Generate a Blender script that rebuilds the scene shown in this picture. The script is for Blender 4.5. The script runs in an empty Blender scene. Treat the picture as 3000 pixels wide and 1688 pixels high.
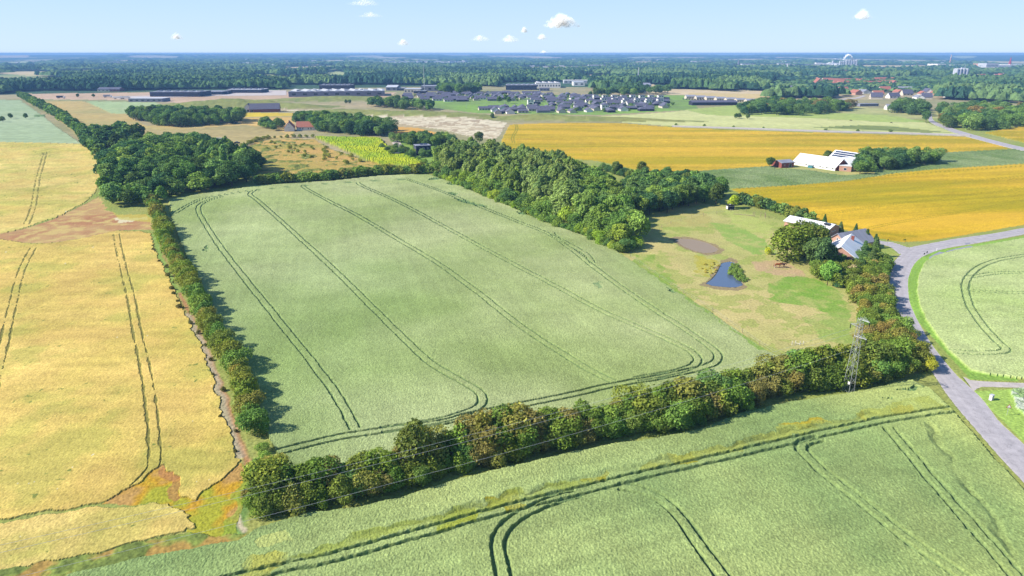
import bpy, math, random
import numpy as np
from mathutils import Vector, Matrix

random.seed(7); RNG = np.random.default_rng(7)
sc = bpy.context.scene
R = math.radians
# ------------------------------------------------------------------ camera
CAM_H = 65.0; PITCH = R(19.0)
cam = bpy.data.cameras.new('camera'); cam.lens = 24.0; cam.sensor_width = 36.0
cam.clip_start = 1.0; cam.clip_end = 60000
camo = bpy.data.objects.new('camera', cam); sc.collection.objects.link(camo)
camo.location = (0, 0, CAM_H); camo.rotation_euler = (math.pi/2 - PITCH, 0, 0)
sc.camera = camo
# ------------------------------------------------------------------ sun, sky, exposure
SUN_AZ = R(10.0); SUN_EL = R(37)                    # the shadows run to the right (+x)
SUNDIR = Vector((-math.cos(SUN_AZ)*math.cos(SUN_EL), -math.sin(SUN_AZ)*math.cos(SUN_EL), math.sin(SUN_EL)))
sl = bpy.data.lights.new('sun', 'SUN'); sl.energy = 5.0; sl.angle = R(0.5); sl.color = (1.0, 0.945, 0.86)
so = bpy.data.objects.new('sun', sl); sc.collection.objects.link(so)
so.rotation_euler = SUNDIR.to_track_quat('Z', 'Y').to_euler()
so.location = (-200, 0, 300)
w = bpy.data.worlds.new('World'); sc.world = w; w.use_nodes = True
wn = w.node_tree.nodes; wl = w.node_tree.links; bg = wn['Background']
sky = wn.new('ShaderNodeTexSky'); sky.sky_type = 'NISHITA'; sky.sun_disc = False
sky.sun_elevation = SUN_EL; sky.sun_rotation = math.atan2(SUNDIR.x, SUNDIR.y)
sky.air_density = 1.0; sky.dust_density = 0.3; sky.ozone_density = 2.0; sky.altitude = 0
EXPOSURE = 0.86
# Nishita sky blended with a clear summer blue gradient (paler towards the horizon)
tcw = wn.new('ShaderNodeTexCoord'); sx = wn.new('ShaderNodeSeparateXYZ'); wl.new(tcw.outputs['Generated'], sx.inputs[0])
rp = wn.new('ShaderNodeValToRGB'); wl.new(sx.outputs['Z'], rp.inputs[0]); el = rp.color_ramp.elements
el[0].position = 0.0; el[0].color = (0.68, 0.90, 1.15, 1); el[1].position = 0.9; el[1].color = (0.10, 0.26, 0.62, 1)
e_ = el.new(0.12); e_.color = (0.47, 0.74, 1.06, 1); e_ = el.new(0.35); e_.color = (0.25, 0.47, 0.85, 1)
SKY_S = 0.065
gm = wn.new('ShaderNodeMix'); gm.data_type = 'RGBA'; gm.blend_type = 'MULTIPLY'; gm.inputs[0].default_value = 1
k_ = 1.0/(2**EXPOSURE*SKY_S); gm.inputs[7].default_value = (k_, k_, k_, 1); wl.new(rp.outputs[0], gm.inputs[6])
tint = wn.new('ShaderNodeMix'); tint.data_type = 'RGBA'; tint.inputs[0].default_value = 0.85
wl.new(sky.outputs[0], tint.inputs[6]); wl.new(gm.outputs[2], tint.inputs[7]); wl.new(tint.outputs[2], bg.inputs['Color'])
bg.inputs['Strength'].default_value = SKY_S
sc.view_settings.view_transform = 'Standard'; sc.view_settings.look = 'None'
sc.view_settings.gamma = 1; sc.view_settings.exposure = EXPOSURE
sc.cycles.max_bounces = 5; sc.cycles.diffuse_bounces = 3; sc.cycles.glossy_bounces = 2
sc.cycles.transmission_bounces = 3; sc.cycles.transparent_max_bounces = 96; sc.cycles.volume_bounces = 0
sc.cycles.use_denoising = True
sc.cycles.use_adaptive_sampling = False
HAZE_DENSITY = 1.3e-4
KA = 0.56                                          # sunlit display colour -> base colour

# ------------------------------------------------------------------ helpers
CP, SP = math.cos(PITCH), math.sin(PITCH)
DS = 3000/2575.0
def G(u, v, z=0.0):
    """survey point: photograph coordinates (2575 px wide) -> ground position at height z"""
    a = (u*DS-1500)/2000.0; b = (v*DS-844)/2000.0
    d = SP + b*CP
    t = (CAM_H - z)/max(d, 1e-4)
    return (a*t, (CP - b*SP)*t)
def F(x, y, z=0.0):
    return G(x/DS, y/DS, z)
def GP(pts): return np.array([G(*p) for p in pts])
def lin(c):
    c = c/255.0
    return c/12.92 if c <= 0.04045 else ((c+0.055)/1.055)**2.4
def C3(r, g, b, k=KA): return (lin(r)*k, lin(g)*k, lin(b)*k)
def C4(r, g, b, k=KA): return C3(r, g, b, k) + (1.0,)

def link(o, parent=None):
    sc.collection.objects.link(o)
    if parent is not None: o.parent = parent
    return o
def tag(o, label=None, cat=None, group=None, kind=None):
    if label: o['label'] = label
    if cat: o['category'] = cat
    if group: o['group'] = group
    if kind: o['kind'] = kind
    return o
def empty(name, loc, rz=0, label=None, cat=None, group=None):
    o = bpy.data.objects.new(name, None); o.empty_display_size = 0.5
    o.location = loc; o.rotation_euler = (0, 0, rz); link(o)
    return tag(o, label, cat, group)
def np_mesh(name, V, Fc, mats, mi=None, smooth=False, col=None):
    """V (n,3); Fc (m,k) with k = 3 or 4"""
    V = np.asarray(V, dtype=np.float32); Fc = np.asarray(Fc, dtype=np.int32)
    me = bpy.data.meshes.new(name); m, k = Fc.shape
    me.vertices.add(len(V)); me.vertices.foreach_set('co', V.ravel())
    me.loops.add(m*k); me.loops.foreach_set('vertex_index', Fc.ravel())
    me.polygons.add(m); me.polygons.foreach_set('loop_start', np.arange(0, m*k, k, dtype=np.int32))
    me.polygons.foreach_set('loop_total', np.full(m, k, dtype=np.int32))
    if mi is not None: me.polygons.foreach_set('material_index', np.asarray(mi, dtype=np.int32))
    me.polygons.foreach_set('use_smooth', np.full(m, smooth))
    if col is not None:
        at = me.attributes.new('Col', 'FLOAT_COLOR', 'POINT')
        c = np.ones((len(V), 4), dtype=np.float32); c[:, :3] = col
        at.data.foreach_set('color', c.ravel())
    for mm in (mats if isinstance(mats, (list, tuple)) else [mats]): me.materials.append(mm)
    me.update(calc_edges=True)
    return me
class MB:
    """collects boxes, bars, tubes; build() links them as one mesh object"""
    def __init__(s): s.v = []; s.f = []; s.m = []
    def add(s, vs, fs, m=0):
        n = len(s.v); s.v += [tuple(p) for p in vs]; s.f += [tuple(n+i for i in f) for f in fs]; s.m += [m]*len(fs)
        return s
    def box(s, x0, y0, z0, x1, y1, z1, m=0):
        return s.add([(x0,y0,z0),(x1,y0,z0),(x1,y1,z0),(x0,y1,z0),(x0,y0,z1),(x1,y0,z1),(x1,y1,z1),(x0,y1,z1)],
              [(0,3,2,1),(4,5,6,7),(0,1,5,4),(1,2,6,5),(2,3,7,6),(3,0,4,7)], m)
    def tube(s, a, b, r0, r1=None, n=6, m=0):
        a = Vector(a); b = Vector(b); r1 = r0 if r1 is None else r1
        d = (b-a).normalized(); u = d.orthogonal().normalized(); q = d.cross(u)
        vs = []
        for p, r in ((a, r0), (b, r1)):
            for i in range(n):
                t = 2*math.pi*i/n; vs.append(p + u*math.cos(t)*r + q*math.sin(t)*r)
        fs = [(i, (i+1) % n, n+(i+1) % n, n+i) for i in range(n)] + [tuple(range(n-1, -1, -1)), tuple(range(n, 2*n))]
        return s.add(vs, fs, m)
    def prism(s, poly, z0, z1, m=0):
        n = len(poly)
        vs = [(p[0], p[1], z0) for p in poly] + [(p[0], p[1], z1) for p in poly]
        fs = [tuple(range(n-1, -1, -1)), tuple(range(n, 2*n))] + [(i, (i+1) % n, n+(i+1) % n, n+i) for i in range(n)]
        return s.add(vs, fs, m)
    def mesh(s, name, mats):
        me = bpy.data.meshes.new(name); me.from_pydata(s.v, [], s.f)
        for mm in (mats if isinstance(mats, (list, tuple)) else [mats]): me.materials.append(mm)
        if any(s.m): me.polygons.foreach_set('material_index', s.m)
        me.update(); return me
    def build(s, name, mats, parent=None):
        return link(bpy.data.objects.new(name, s.mesh(name, mats)), parent)
def copy_tree(o, loc, rz, scale=1.0, label=None, group=None, color=None):
    c = o.copy(); sc.collection.objects.link(c); c.location = loc; c.rotation_euler = (0, 0, rz)
    c.scale = scale if isinstance(scale, tuple) else (scale,)*3
    if label: c['label'] = label
    if group: c['group'] = group
    if color: c.color = color
    for ch in o.children:
        d = ch.copy(); sc.collection.objects.link(d); d.parent = c
        if color: d.color = color
        for g in ch.children:
            e = g.copy(); sc.collection.objects.link(e); e.parent = d
    return c

# ------------------------------------------------------------------ numpy noise / geometry
def vnoise(x, y, seed=0):
    xi = np.floor(x).astype(np.int64); yi = np.floor(y).astype(np.int64)
    fx = x-xi; fy = y-yi; fx = fx*fx*(3-2*fx); fy = fy*fy*(3-2*fy)
    def h(a, b):
        n = (a*374761393 + b*668265263 + seed*974634777) & 0x7fffffff
        n = ((n ^ (n >> 13))*1274126177) & 0x7fffffff
        return ((n ^ (n >> 16)) & 0xffff)/65535.0
    return (h(xi, yi)*(1-fx)+h(xi+1, yi)*fx)*(1-fy) + (h(xi, yi+1)*(1-fx)+h(xi+1, yi+1)*fx)*fy
def fbm(x, y, s, seed=0, o=3):
    r = 0; a = 0.5; tot = 0
    for i in range(o):
        r = r + a*vnoise(x/s*2**i+17.3*i, y/s*2**i-9.1*i, seed+i*13); tot += a; a *= 0.5
    return r/tot
def inpoly(x, y, P):
    ins = np.zeros(x.shape, bool)
    x0, y0 = P.min(0); x1, y1 = P.max(0)
    idx = np.nonzero((x > x0) & (x < x1) & (y > y0) & (y < y1))[0]
    if not len(idx): return ins
    xs, ys = x[idx], y[idx]; r = np.zeros(len(idx), bool); n = len(P)
    for i in range(n):
        ax, ay = P[i]; bx, by = P[(i+1) % n]
        if ay == by: continue
        c = (ay > ys) != (by > ys)
        r ^= c & (xs < (bx-ax)*(ys-ay)/(by-ay)+ax)
    ins[idx] = r
    return ins
def catmull(P, step):
    P = np.asarray(P, float); out = []
    for i in range(len(P)-1):
        p0 = P[max(i-1, 0)]; p1 = P[i]; p2 = P[i+1]; p3 = P[min(i+2, len(P)-1)]
        n = max(2, int(np.linalg.norm(p2-p1)/step))
        for k in range(n):
            t = k/n
            out.append(0.5*((2*p1)+(p2-p0)*t+(2*p0-5*p1+4*p2-p3)*t*t+(3*p1-p0-3*p2+p3)*t**3))
    out.append(P[-1]); return np.array(out)
def polydist(x, y, L, rmax):
    """distance of the points to polyline L (inf beyond rmax)"""
    d = np.full(x.shape, np.inf)
    for c in range(0, len(L)-1, 12):
        S = L[c:c+13]
        x0, y0 = S.min(0)-rmax; x1, y1 = S.max(0)+rmax
        idx = np.nonzero((x > x0) & (x < x1) & (y > y0) & (y < y1))[0]
        if not len(idx): continue
        xs, ys = x[idx], y[idx]; m = np.full(len(idx), np.inf)
        for i in range(len(S)-1):
            a = S[i]; e = S[i+1]-a; q = max(e@e, 1e-9)
            t = np.clip(((xs-a[0])*e[0]+(ys-a[1])*e[1])/q, 0, 1)
            m = np.minimum(m, np.hypot(xs-a[0]-t*e[0], ys-a[1]-t*e[1]))
        d[idx] = np.minimum(d[idx], m)
    return d
def offset(L, d):
    T = np.gradient(L, axis=0); T /= np.linalg.norm(T, axis=1)[:, None]+1e-9
    return L + np.stack([-T[:, 1], T[:, 0]], 1)*d

# ------------------------------------------------------------------ materials
def mat(name):
    m = bpy.data.materials.new(name); m.use_nodes = True
    nt = m.node_tree; b = nt.nodes['Principled BSDF']; b.inputs['Specular IOR Level'].default_value = 0.25
    b.inputs['Roughness'].default_value = 0.85
    return m, nt, b
def noise_node(nt, scale, detail=3, coord='Object', stretch=None):
    tc = nt.nodes.new('ShaderNodeTexCoord'); n = nt.nodes.new('ShaderNodeTexNoise')
    n.inputs['Scale'].default_value = scale; n.inputs['Detail'].default_value = detail
    if stretch:
        mp = nt.nodes.new('ShaderNodeMapping'); mp.inputs['Scale'].default_value = stretch
        nt.links.new(tc.outputs[coord], mp.inputs[0]); nt.links.new(mp.outputs[0], n.inputs['Vector'])
    else: nt.links.new(tc.outputs[coord], n.inputs['Vector'])
    return n
def mix(nt, a, b, fac, mode='MIX'):
    x = nt.nodes.new('ShaderNodeMix'); x.data_type = 'RGBA'; x.blend_type = mode
    for i, s in ((6, a), (7, b), (0, fac)):
        if isinstance(s, (int, float, tuple)): x.inputs[i].default_value = s
        else: nt.links.new(s, x.inputs[i])
    return x.outputs[2]
def rng(nt, src, a, b, lo, hi):
    x = nt.nodes.new('ShaderNodeMapRange'); nt.links.new(src, x.inputs[0])
    for i, v in zip((1, 2, 3, 4), (a, b, lo, hi)): x.inputs[i].default_value = v
    return x.outputs[0]
def simple(name, c, var=0.15, scale=1.0, rough=0.8, metal=0.0, bump=0.0, detail=4, stretch=None, spec=0.25):
    m, nt, b = mat(name); n = noise_node(nt, scale, detail, stretch=stretch)
    v = rng(nt, n.outputs[0], 0.3, 0.7, 1-var, 1+var)
    nt.links.new(mix(nt, c if len(c) == 4 else c+(1,), v, 1.0, 'MULTIPLY'), b.inputs['Base Color'])
    b.inputs['Roughness'].default_value = rough; b.inputs['Metallic'].default_value = metal
    b.inputs['Specular IOR Level'].default_value = spec
    if bump:
        bp = nt.nodes.new('ShaderNodeBump'); bp.inputs['Distance'].default_value = bump; bp.inputs['Strength'].default_value = 1
        nt.links.new(n.outputs[0], bp.inputs['Height']); nt.links.new(bp.outputs[0], b.inputs['Normal'])
    return m
def veg_ground(name, fine=2.2, var=0.28, bump=0.25, stretch=None, tintc=None):
    m, nt, b = mat(name)
    at = nt.nodes.new('ShaderNodeAttribute'); at.attribute_name = 'Col'
    n = noise_node(nt, fine, 4, stretch=stretch); n.inputs['Roughness'].default_value = 0.65
    n2 = noise_node(nt, fine*0.18, 3)
    v = rng(nt, n.outputs[0], 0.3, 0.7, 1-var, 1+var)
    v2 = rng(nt, n2.outputs[0], 0.3, 0.7, 1-var*0.15, 1+var*0.15)
    c = mix(nt, at.outputs['Color'], v, 1.0, 'MULTIPLY'); c = mix(nt, c, v2, 1.0, 'MULTIPLY')
    nt.links.new(c, b.inputs['Base Color']); b.inputs['Roughness'].default_value = 0.95
    b.inputs['Specular IOR Level'].default_value = 0.1
    bp = nt.nodes.new('ShaderNodeBump'); bp.inputs['Distance'].default_value = bump; bp.inputs['Strength'].default_value = 1.0
    nt.links.new(n.outputs[0], bp.inputs['Height']); nt.links.new(bp.outputs[0], b.inputs['Normal'])
    return m
def foliage(name, var=0.35, attr=False):
    """leaf colour = the object's own colour, varied from leaf to leaf and twig to twig"""
    m, nt, b = mat(name); nt.nodes.remove(b)
    oi = nt.nodes.new('ShaderNodeObjectInfo'); ge = nt.nodes.new('ShaderNodeNewGeometry')
    n = noise_node(nt, 0.8, 3)
    if attr: oi = nt.nodes.new('ShaderNodeAttribute'); oi.attribute_name = 'Col'
    v = rng(nt, ge.outputs['Random Per Island'], 0, 1, 1-var, 1+var)
    v2 = rng(nt, n.outputs[0], 0.3, 0.7, 0.68, 1.32)
    c = mix(nt, oi.outputs['Color'], v, 1.0, 'MULTIPLY'); c = mix(nt, c, v2, 1.0, 'MULTIPLY')
    warm = rng(nt, n.outputs[0], 0.5, 0.72, 0, 0.22)
    c = mix(nt, c, mix(nt, c, (1.5, 1.15, 0.6, 1), 1.0, 'MULTIPLY'), warm)
    d = nt.nodes.new('ShaderNodeBsdfDiffuse'); t = nt.nodes.new('ShaderNodeBsdfTranslucent')
    nt.links.new(c, d.inputs[0]); nt.links.new(mix(nt, c, (1.25, 1.3, 0.6, 1), 1.0, 'MULTIPLY'), t.inputs[0])
    ms = nt.nodes.new('ShaderNodeMixShader'); ms.inputs[0].default_value = 0.22
    nt.links.new(d.outputs[0], ms.inputs[1]); nt.links.new(t.outputs[0], ms.inputs[2])
    nt.links.new(ms.outputs[0], nt.nodes['Material Output'].inputs['Surface'])
    return m
def sheet_roof(name, c, period=1.1):
    m = simple(name, c, .06, .35, rough=.55); nt = m.node_tree; b = nt.nodes['Principled BSDF']; src = b.inputs['Base Color'].links[0].from_socket
    tc = nt.nodes.new('ShaderNodeTexCoord'); sx_ = nt.nodes.new('ShaderNodeSeparateXYZ'); nt.links.new(tc.outputs['Object'], sx_.inputs[0])
    md = nt.nodes.new('ShaderNodeMath'); md.operation = 'PINGPONG'; md.inputs[1].default_value = period; nt.links.new(sx_.outputs['X'], md.inputs[0])
    st = noise_node(nt, .5, 4, stretch=(1, .15, .15))
    c2 = mix(nt, src, rng(nt, md.outputs[0], 0, .12, .72, 1), 1.0, 'MULTIPLY'); nt.links.new(mix(nt, c2, rng(nt, st.outputs[0], .35, .6, .84, 1.02), 1.0, 'MULTIPLY'), b.inputs['Base Color']); return m
M = dict(
    wheat=veg_ground('green_wheat', 4.2, 0.42, 0.13, stretch=(1, .7, 1)),
    barley=veg_ground('ripe_barley', 4.6, 0.34, 0.045, stretch=(1, 0.6, 1)),
    grass=veg_ground('grass', 1.8, 0.32, 0.10),
    rough=veg_ground('rough_growth', 1.1, 0.45, 0.5),
    soil=veg_ground('soil', 2.6, 0.22, 0.06),
    far=veg_ground('far_land', 0.15, 0.2, 0.1),
    leaf=foliage('leaves'), leafmass=foliage('leaf_mass', attr=True),
    bark=simple('bark', C4(105, 90, 72, 0.5), 0.3, 3),
    white=simple('white_render', C4(240, 236, 232, 0.72), 0.06, 0.6),
    cream=simple('pale_brick', C4(226, 214, 196, 0.62), 0.1, 0.8),
    pinkbrick=simple('pink_brick', C4(222, 172, 150, 0.55), 0.12, 1.5),
    redbrick=simple('red_brick', C4(168, 96, 84, 0.55), 0.15, 1.5),
    darkwall=simple('dark_cladding', C4(62, 62, 82, 0.5), 0.15, 0.8),
    navy=simple('navy_cladding', C4(60, 64, 90, 0.5), 0.15, 0.8),
    greywall=simple('grey_cladding', C4(150, 150, 165, 0.55), 0.1, 0.5),
    darkroof=simple('dark_tile_roof', C4(118, 116, 136, 0.5), 0.16, 0.7, rough=0.65),
    greyroof=sheet_roof('grey_sheet_roof', C4(176, 176, 188, 0.55)),
    whiteroof=sheet_roof('white_sheet_roof', C4(250, 250, 252, 0.70)),
    redroof=simple('red_tile_roof', C4(206, 132, 110, 0.5), 0.16, 1.2),
    glass=simple('dark_glass', (0.02, 0.025, 0.04), 0.2, 0.5, rough=0.12, spec=0.6),
    frame=simple('white_frame', C4(235, 235, 235, 0.7), 0.03, 1),
    steel=simple('galvanised_steel', C4(205, 208, 210, 0.55), 0.12, 2, rough=0.5, metal=0.2),
    concrete=simple('pale_concrete', C4(214, 216, 224, 0.6), 0.08, 0.1),
    wood=simple('weathered_wood', C4(190, 170, 140, 0.5), 0.2, 3),
    panel=simple('solar_panel', (0.03, 0.04, 0.07), 0.2, 0.6, rough=0.2, spec=0.6),
    black=simple('black_rubber', (0.02, 0.02, 0.022), 0.2, 3),
    red=simple('red_paint', C4(200, 60, 50, 0.5), 0.1, 1),
    cable=simple('aluminium_cable', C4(215, 215, 215, 0.6), 0.05, 1, rough=0.4),
)

# ------------------------------------------------------------------ the land: fields, pasture, verges
# region: name, label, material, polygon, two colours, crop height, edge wobble, relief, noise size, anisotropy
D = lambda *a: np.array([G(a[i], a[i+1]) for i in range(0, len(a), 2)])
MAINFIELD = D(425,505, 500,491,560,483,640,470,720,464,830,458,900,450,960,444,1040,441,1075,441,1100,447,1130,458,1170,475,1230,500,1290,525,
    1330,545,1400,572,1450,590,1480,600,1510,615,1545,632,1580,655,1640,695,1700,735,1780,785,1850,835,1930,890,1985,915,1960,955,1900,985,1830,1015,1750,1055,
    1650,1080,1540,1095,1400,1120,1330,1138,1200,1170,1100,1195,1000,1230,900,1250,800,1262,745,1262,720,1190,690,1130,668,1085,655,1040,630,975,600,910,570,850,
    545,800,515,740,490,690,470,650,450,600,435,560)
ROAD_L = D(2700,552, 2575,573,2500,587,2400,601,2330,614,2290,622,2272,632,2262,643,2244,664,2232,699,2231,726,2234,761,2249,791,2270,818,2294,856,2315,898,2350,945,2377,987,
    2410,1030,2452,1079,2508,1143,2575,1215,2700,1345,2830,1470)
ROAD_R = D(2700,565, 2575,590,2451,613,2392,622,2350,633,2318,647,2303,660,2294,673,2284,702,2284,732,2288,761,2303,797,2321,830,2342,865,2374,907,2407,945,2447,981,2478,1013,
    2512,1060,2554,1098,2575,1118,2700,1235,2860,1380)
ROADPOLY = np.concatenate([ROAD_L, ROAD_R[::-1]])
REG = []
def reg(name, label, m, P, c1, c2, h=0.0, wob=0.4, rel=0.0, ns=25., an=(1, 1), ob=None):
    REG.append(dict(name=name, label=label, m=m, P=P, c1=np.array(c1), c2=np.array(c2), h=h, wob=wob, rel=rel, ns=ns, an=an, ob=ob or name))
# broad base of the middle distance
reg('dry_meadow', 'tan dry grassland around the business park', 'far', D(-900,232, 0,238, 700,226, 1200,215, 1900,228, 2575,235, 3600,240, 3600,330, 2575,300, 1900,300, 1500,330, 700,420, -300,420, -900,420),
    C3(196,178,138), C3(160,160,110), .05, 3, .1, 60, (1, .3))
reg('dry_meadow', '', 'far', D(60,236, 350,233, 640,231, 1000,232, 960,250, 700,255, 500,262, 330,252, 100,250), C3(222,190,160), C3(200,170,135), .05, 2, .1, 80, (1, .3))
reg('estate_lawn', 'bright green lawns between the bungalows', 'far', D(985,250, 1200,238, 1720,240, 1760,275, 1500,290, 1200,285, 1080,270), C3(148,184,84), C3(134,158,90), .05, 1, .1, 40)
reg('beige_field', 'beige stubble field crossed by the tree row', 'far', D(90,252, 212,255, 282,286, 317,287, 367,317, 612,311, 700,308, 745,318, 730,352, 640,356, 520,372, 330,372, 230,380, 170,320),
    C3(226,190,120), C3(188,176,112), .1, 1, .1, 60, (1, .35))
reg('beige_field', '', 'far', D(330,320, 420,330, 560,318, 660,312, 720,338, 640,352, 540,360, 400,360, 340,345), C3(196,176,118), C3(176,164,110), .1, 1, .1, 60, (1, .35))
reg('pale_green_field', 'pale green field below the grassy mound', 'far', D(214,255, 390,258, 450,275, 440,283, 317,287, 282,286), C3(190,206,150), C3(178,198,140), .3, .8, .1, 60)
reg('blue_green_field', 'blue green young crop left of the tree row', 'far', D(-700,250, 0,252, 50,252, 105,290, 150,325, 205,362, 0,358, -700,352), C3(186,202,158), C3(172,192,146), .3, .8, .1, 60, (1, .4))
reg('flower_strip', 'yellow flowering strip before the dark barn', 'far', D(612,284, 735,285, 752,292, 612,296), C3(236,206,60), C3(214,186,80), .3, .8, .1, 30)
reg('stubble_strip', 'orange stubble between the copse and the red roofed farm', 'far', D(610,297, 752,293, 735,318, 640,318, 606,312), C3(240,198,120), C3(220,184,110), .1, .8, .1, 50, (1, .3))
reg('stubble_strip', '', 'far', D(985,318, 1050,322, 1110,337, 1060,342, 985,338), C3(236,184,96), C3(222,172,86), .1, .8, .1, 50, (1, .3))
reg('fallow_field', 'cream tufted fallow field of dead grass', 'far', D(712,275, 850,278, 980,284, 1100,292, 1200,298, 1275,309, 1262,332, 1245,353, 1190,346, 1110,326, 990,310, 850,297, 760,290),
    C3(222,204,168), C3(184,162,132), .2, 1.2, .25, 9, (1, .25))
reg('lime_plantation', 'lime green plantation of young willow', 'rough', D(790,348, 952,350, 977,375, 1015,392, 1055,407, 1062,420, 955,418, 890,390), C3(206,214,40), C3(160,190,40), 2.0, 1.5, 1.2, 12)
reg('heath_field', 'dry scrubby meadow behind the back hedge', 'rough', D(590,385, 605,380, 650,355, 740,350, 790,350, 830,375, 960,418, 955,430, 827,440, 700,445, 640,430), C3(226,182,104), C3(184,172,84), .15, 1, .25, 22, (1, .5))
reg('farm_garden', 'green garden around the dark house', 'grass', D(980,352, 1160,352, 1190,385, 1110,410, 1065,415, 1020,395), C3(150,180,80), C3(110,150,70), .08, .8, .1, 20)
reg('village_meadow', 'pale meadow before the village', 'far', D(1850,252, 2080,258, 2130,268, 2330,280, 2700,262, 2700,300, 2330,300, 1870,275), C3(200,196,130), C3(150,170,100), .1, 1.5, .1, 50)
reg('pale_barley_field', 'pale yellow green barley field below the bungalows', 'far', D(1440,296, 1560,291, 1680,283, 1760,274, 1860,268, 1930,276, 2060,284, 2230,298, 2330,310, 2410,335, 2430,342, 2330,335, 2000,327, 1700,319, 1560,308, 1480,306),
    C3(222,222,150), C3(206,212,136), .5, 1, .1, 90, (1, .3))
reg('horse_meadow', 'green meadow with grazing animals by the far wood', 'far', D(1720,276, 1860,264, 1920,274, 2250,292, 2330,308, 2230,308, 2000,296, 1780,290), C3(172,196,104), C3(186,200,110), .1, 1, .1, 50)
reg('horse_meadow', '', 'far', D(2030,322, 2160,316, 2240,318, 2400,336, 2330,334), C3(150,160,90), C3(120,140,84), .1, 1, .1, 30)
reg('upper_gold_field', 'golden barley field beyond the white barn', 'barley', D(1262,352, 1282,314, 1340,311, 1480,309, 1560,310, 1700,321, 1900,330, 2200,338, 2420,344, 2475,354, 2545,376, 2380,386, 2240,390, 2000,412, 1930,419, 1800,429, 1670,438, 1600,428, 1500,405, 1400,398, 1260,385),
    C3(226,186,54), C3(196,174,34), .2, .4, .12, 30, (1, .14))
reg('upper_gold_field', '', 'barley', D(2475,335, 2575,318, 2800,300, 3000,330, 3000,400, 2700,372, 2575,360), C3(222,180,40), C3(196,176,50), .7, .8, .12, 40, (1, .22))
reg('grass_strip', 'rough dark green strip around the white barn', 'rough', D(1655,439, 1750,431, 1930,419, 2000,412, 2240,388, 2380,384, 2575,374, 2900,360, 2900,405, 2575,412, 2360,425, 2250,436, 2130,456, 2000,467, 1840,475, 1760,470, 1650,455),
    C3(128,152,84), C3(160,176,116), .35, 1, .35, 14)
reg('farm_yard', 'straw coloured yard of the white barn', 'grass', D(1945,408, 2180,400, 2200,436, 2120,442, 2030,428, 1950,424), C3(206,196,120), C3(170,176,100), .05, .8, .1, 16)
reg('lower_gold_field', 'golden barley field above the road bend', 'barley', D(1838,476, 2000,467, 2130,456, 2250,437, 2360,426, 2575,413, 2900,392, 2900,520, 2575,566, 2480,583, 2400,596, 2330,607, 2270,610, 2200,600, 2130,580, 2060,558, 2030,542, 1960,522, 1870,492),
    C3(230,188,42), C3(196,174,22), .2, .3, .16, 20, (1, .14))
reg('pasture', 'horse pasture with two ponds', 'grass', D(1560,640, 1580,600,1600,560,1640,540,1750,508,1830,522,1900,540,1990,560,2120,600,2215,612,2240,625,2262,643,2235,664,2222,700,2222,760,2250,800,2300,880,2330,930,2280,950,2150,935,
    1985,915,1930,890,1850,835,1780,785,1700,735,1640,695,1580,655), C3(214,198,130), C3(182,188,104), .05, .3, .08, 24)
reg('right_wheat_field', 'pale green wheat field inside the road bend', 'wheat', D(2900,560, 2575,601, 2480,618, 2400,632, 2350,646, 2325,662, 2312,690,2305,730,2312,770,2330,810,2358,850,2385,885,2420,915,2440,935,2480,944,2575,955,3000,980,3100,760),
    C3(206,218,146), C3(188,206,126), .6, .12, .12, 20)
reg('main_wheat_field', 'large pale green wheat field enclosed by hedges', 'wheat', MAINFIELD, C3(196,204,142), C3(168,184,112), .75, .25, .12, 34)
reg('straw_field', 'ripe straw coloured crop along the left side', 'barley', D(-900,352, 0,358, 100,360, 205,363, 240,385, 262,420, 240,485, 215,508, 150,545, 100,560, 60,575, 0,590, -900,600), C3(238,214,126), C3(214,198,102), .3, .6, .1, 30)
reg('straw_field', '', 'barley', D(-900,602, 0,600, 30,602, 60,612, 120,614, 200,602, 290,582, 350,583, 380,590, 385,620, 402,650, 430,710, 460,780, 488,840, 518,900, 543,980, 558,1040, 585,1100, 605,1165, 560,1205, 520,1235, 500,1262, 470,1250, 440,1190, 415,1168,
    375,1195, 330,1235, 250,1268, 0,1308, -500,1360), C3(242,210,118), C3(216,192,98), .3, .8, .13, 22)
reg('straw_field', '', 'barley', D(-600,1370, 0,1318, 250,1278, 420,1270, 480,1300, 490,1330, 470,1338, 300,1378, 0,1440, -600,1560), C3(242,214,128), C3(216,198,108), .3, .9, .15, 14)
reg('front_wheat_field', 'green wheat field across the foreground', 'wheat', D(-300,1640, 190,1452, 400,1402, 600,1368, 645,1338, 700,1322, 770,1302, 900,1282, 1000,1262, 1100,1230, 1200,1202, 1330,1170, 1400,1152, 1540,1124, 1650,1108, 1760,1088, 1850,1050, 1950,1024,
    2050,1008, 2130,996, 2200,982, 2290,962, 2340,985, 2400,1046, 2440,1092, 2495,1158, 2575,1245, 2700,1370, 2950,1700, 1500,1900, -300,1900), C3(184,198,122), C3(150,174,106), .75, .3, .15, 22)
GREENV = (C3(150,176,84), C3(176,176,100))
reg('track_soil', 'bare reddish soil patch in the straw field', 'soil', D(-10,590, 60,576,110,560,160,540,215,512,250,495,268,530,300,540,372,540,388,578,300,580,200,601,120,613,60,611,-10,600), C3(192,140,98), C3(208,172,116), .0, .9, .12, 10)
reg('weedy_corner', 'yellow and orange weeds where the straw field narrows', 'grass', D(255,1268, 375,1194,412,1168,440,1190,470,1250,500,1262,520,1235,560,1205,605,1168,628,1185,612,1260,592,1340,540,1355,470,1340,490,1330,480,1300,420,1270), C3(214,174,50), C3(196,166,60), .1, .8, .2, 9)
reg('white_flower_patch', 'patch of white flowering weeds by the lower right corner', 'rough', D(2535,985, 2600,978, 2800,985, 2800,1100, 2600,1068, 2560,1030), C3(190,212,160), C3(150,184,110), .5, .6, .4, 7)
FARM = []
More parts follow.
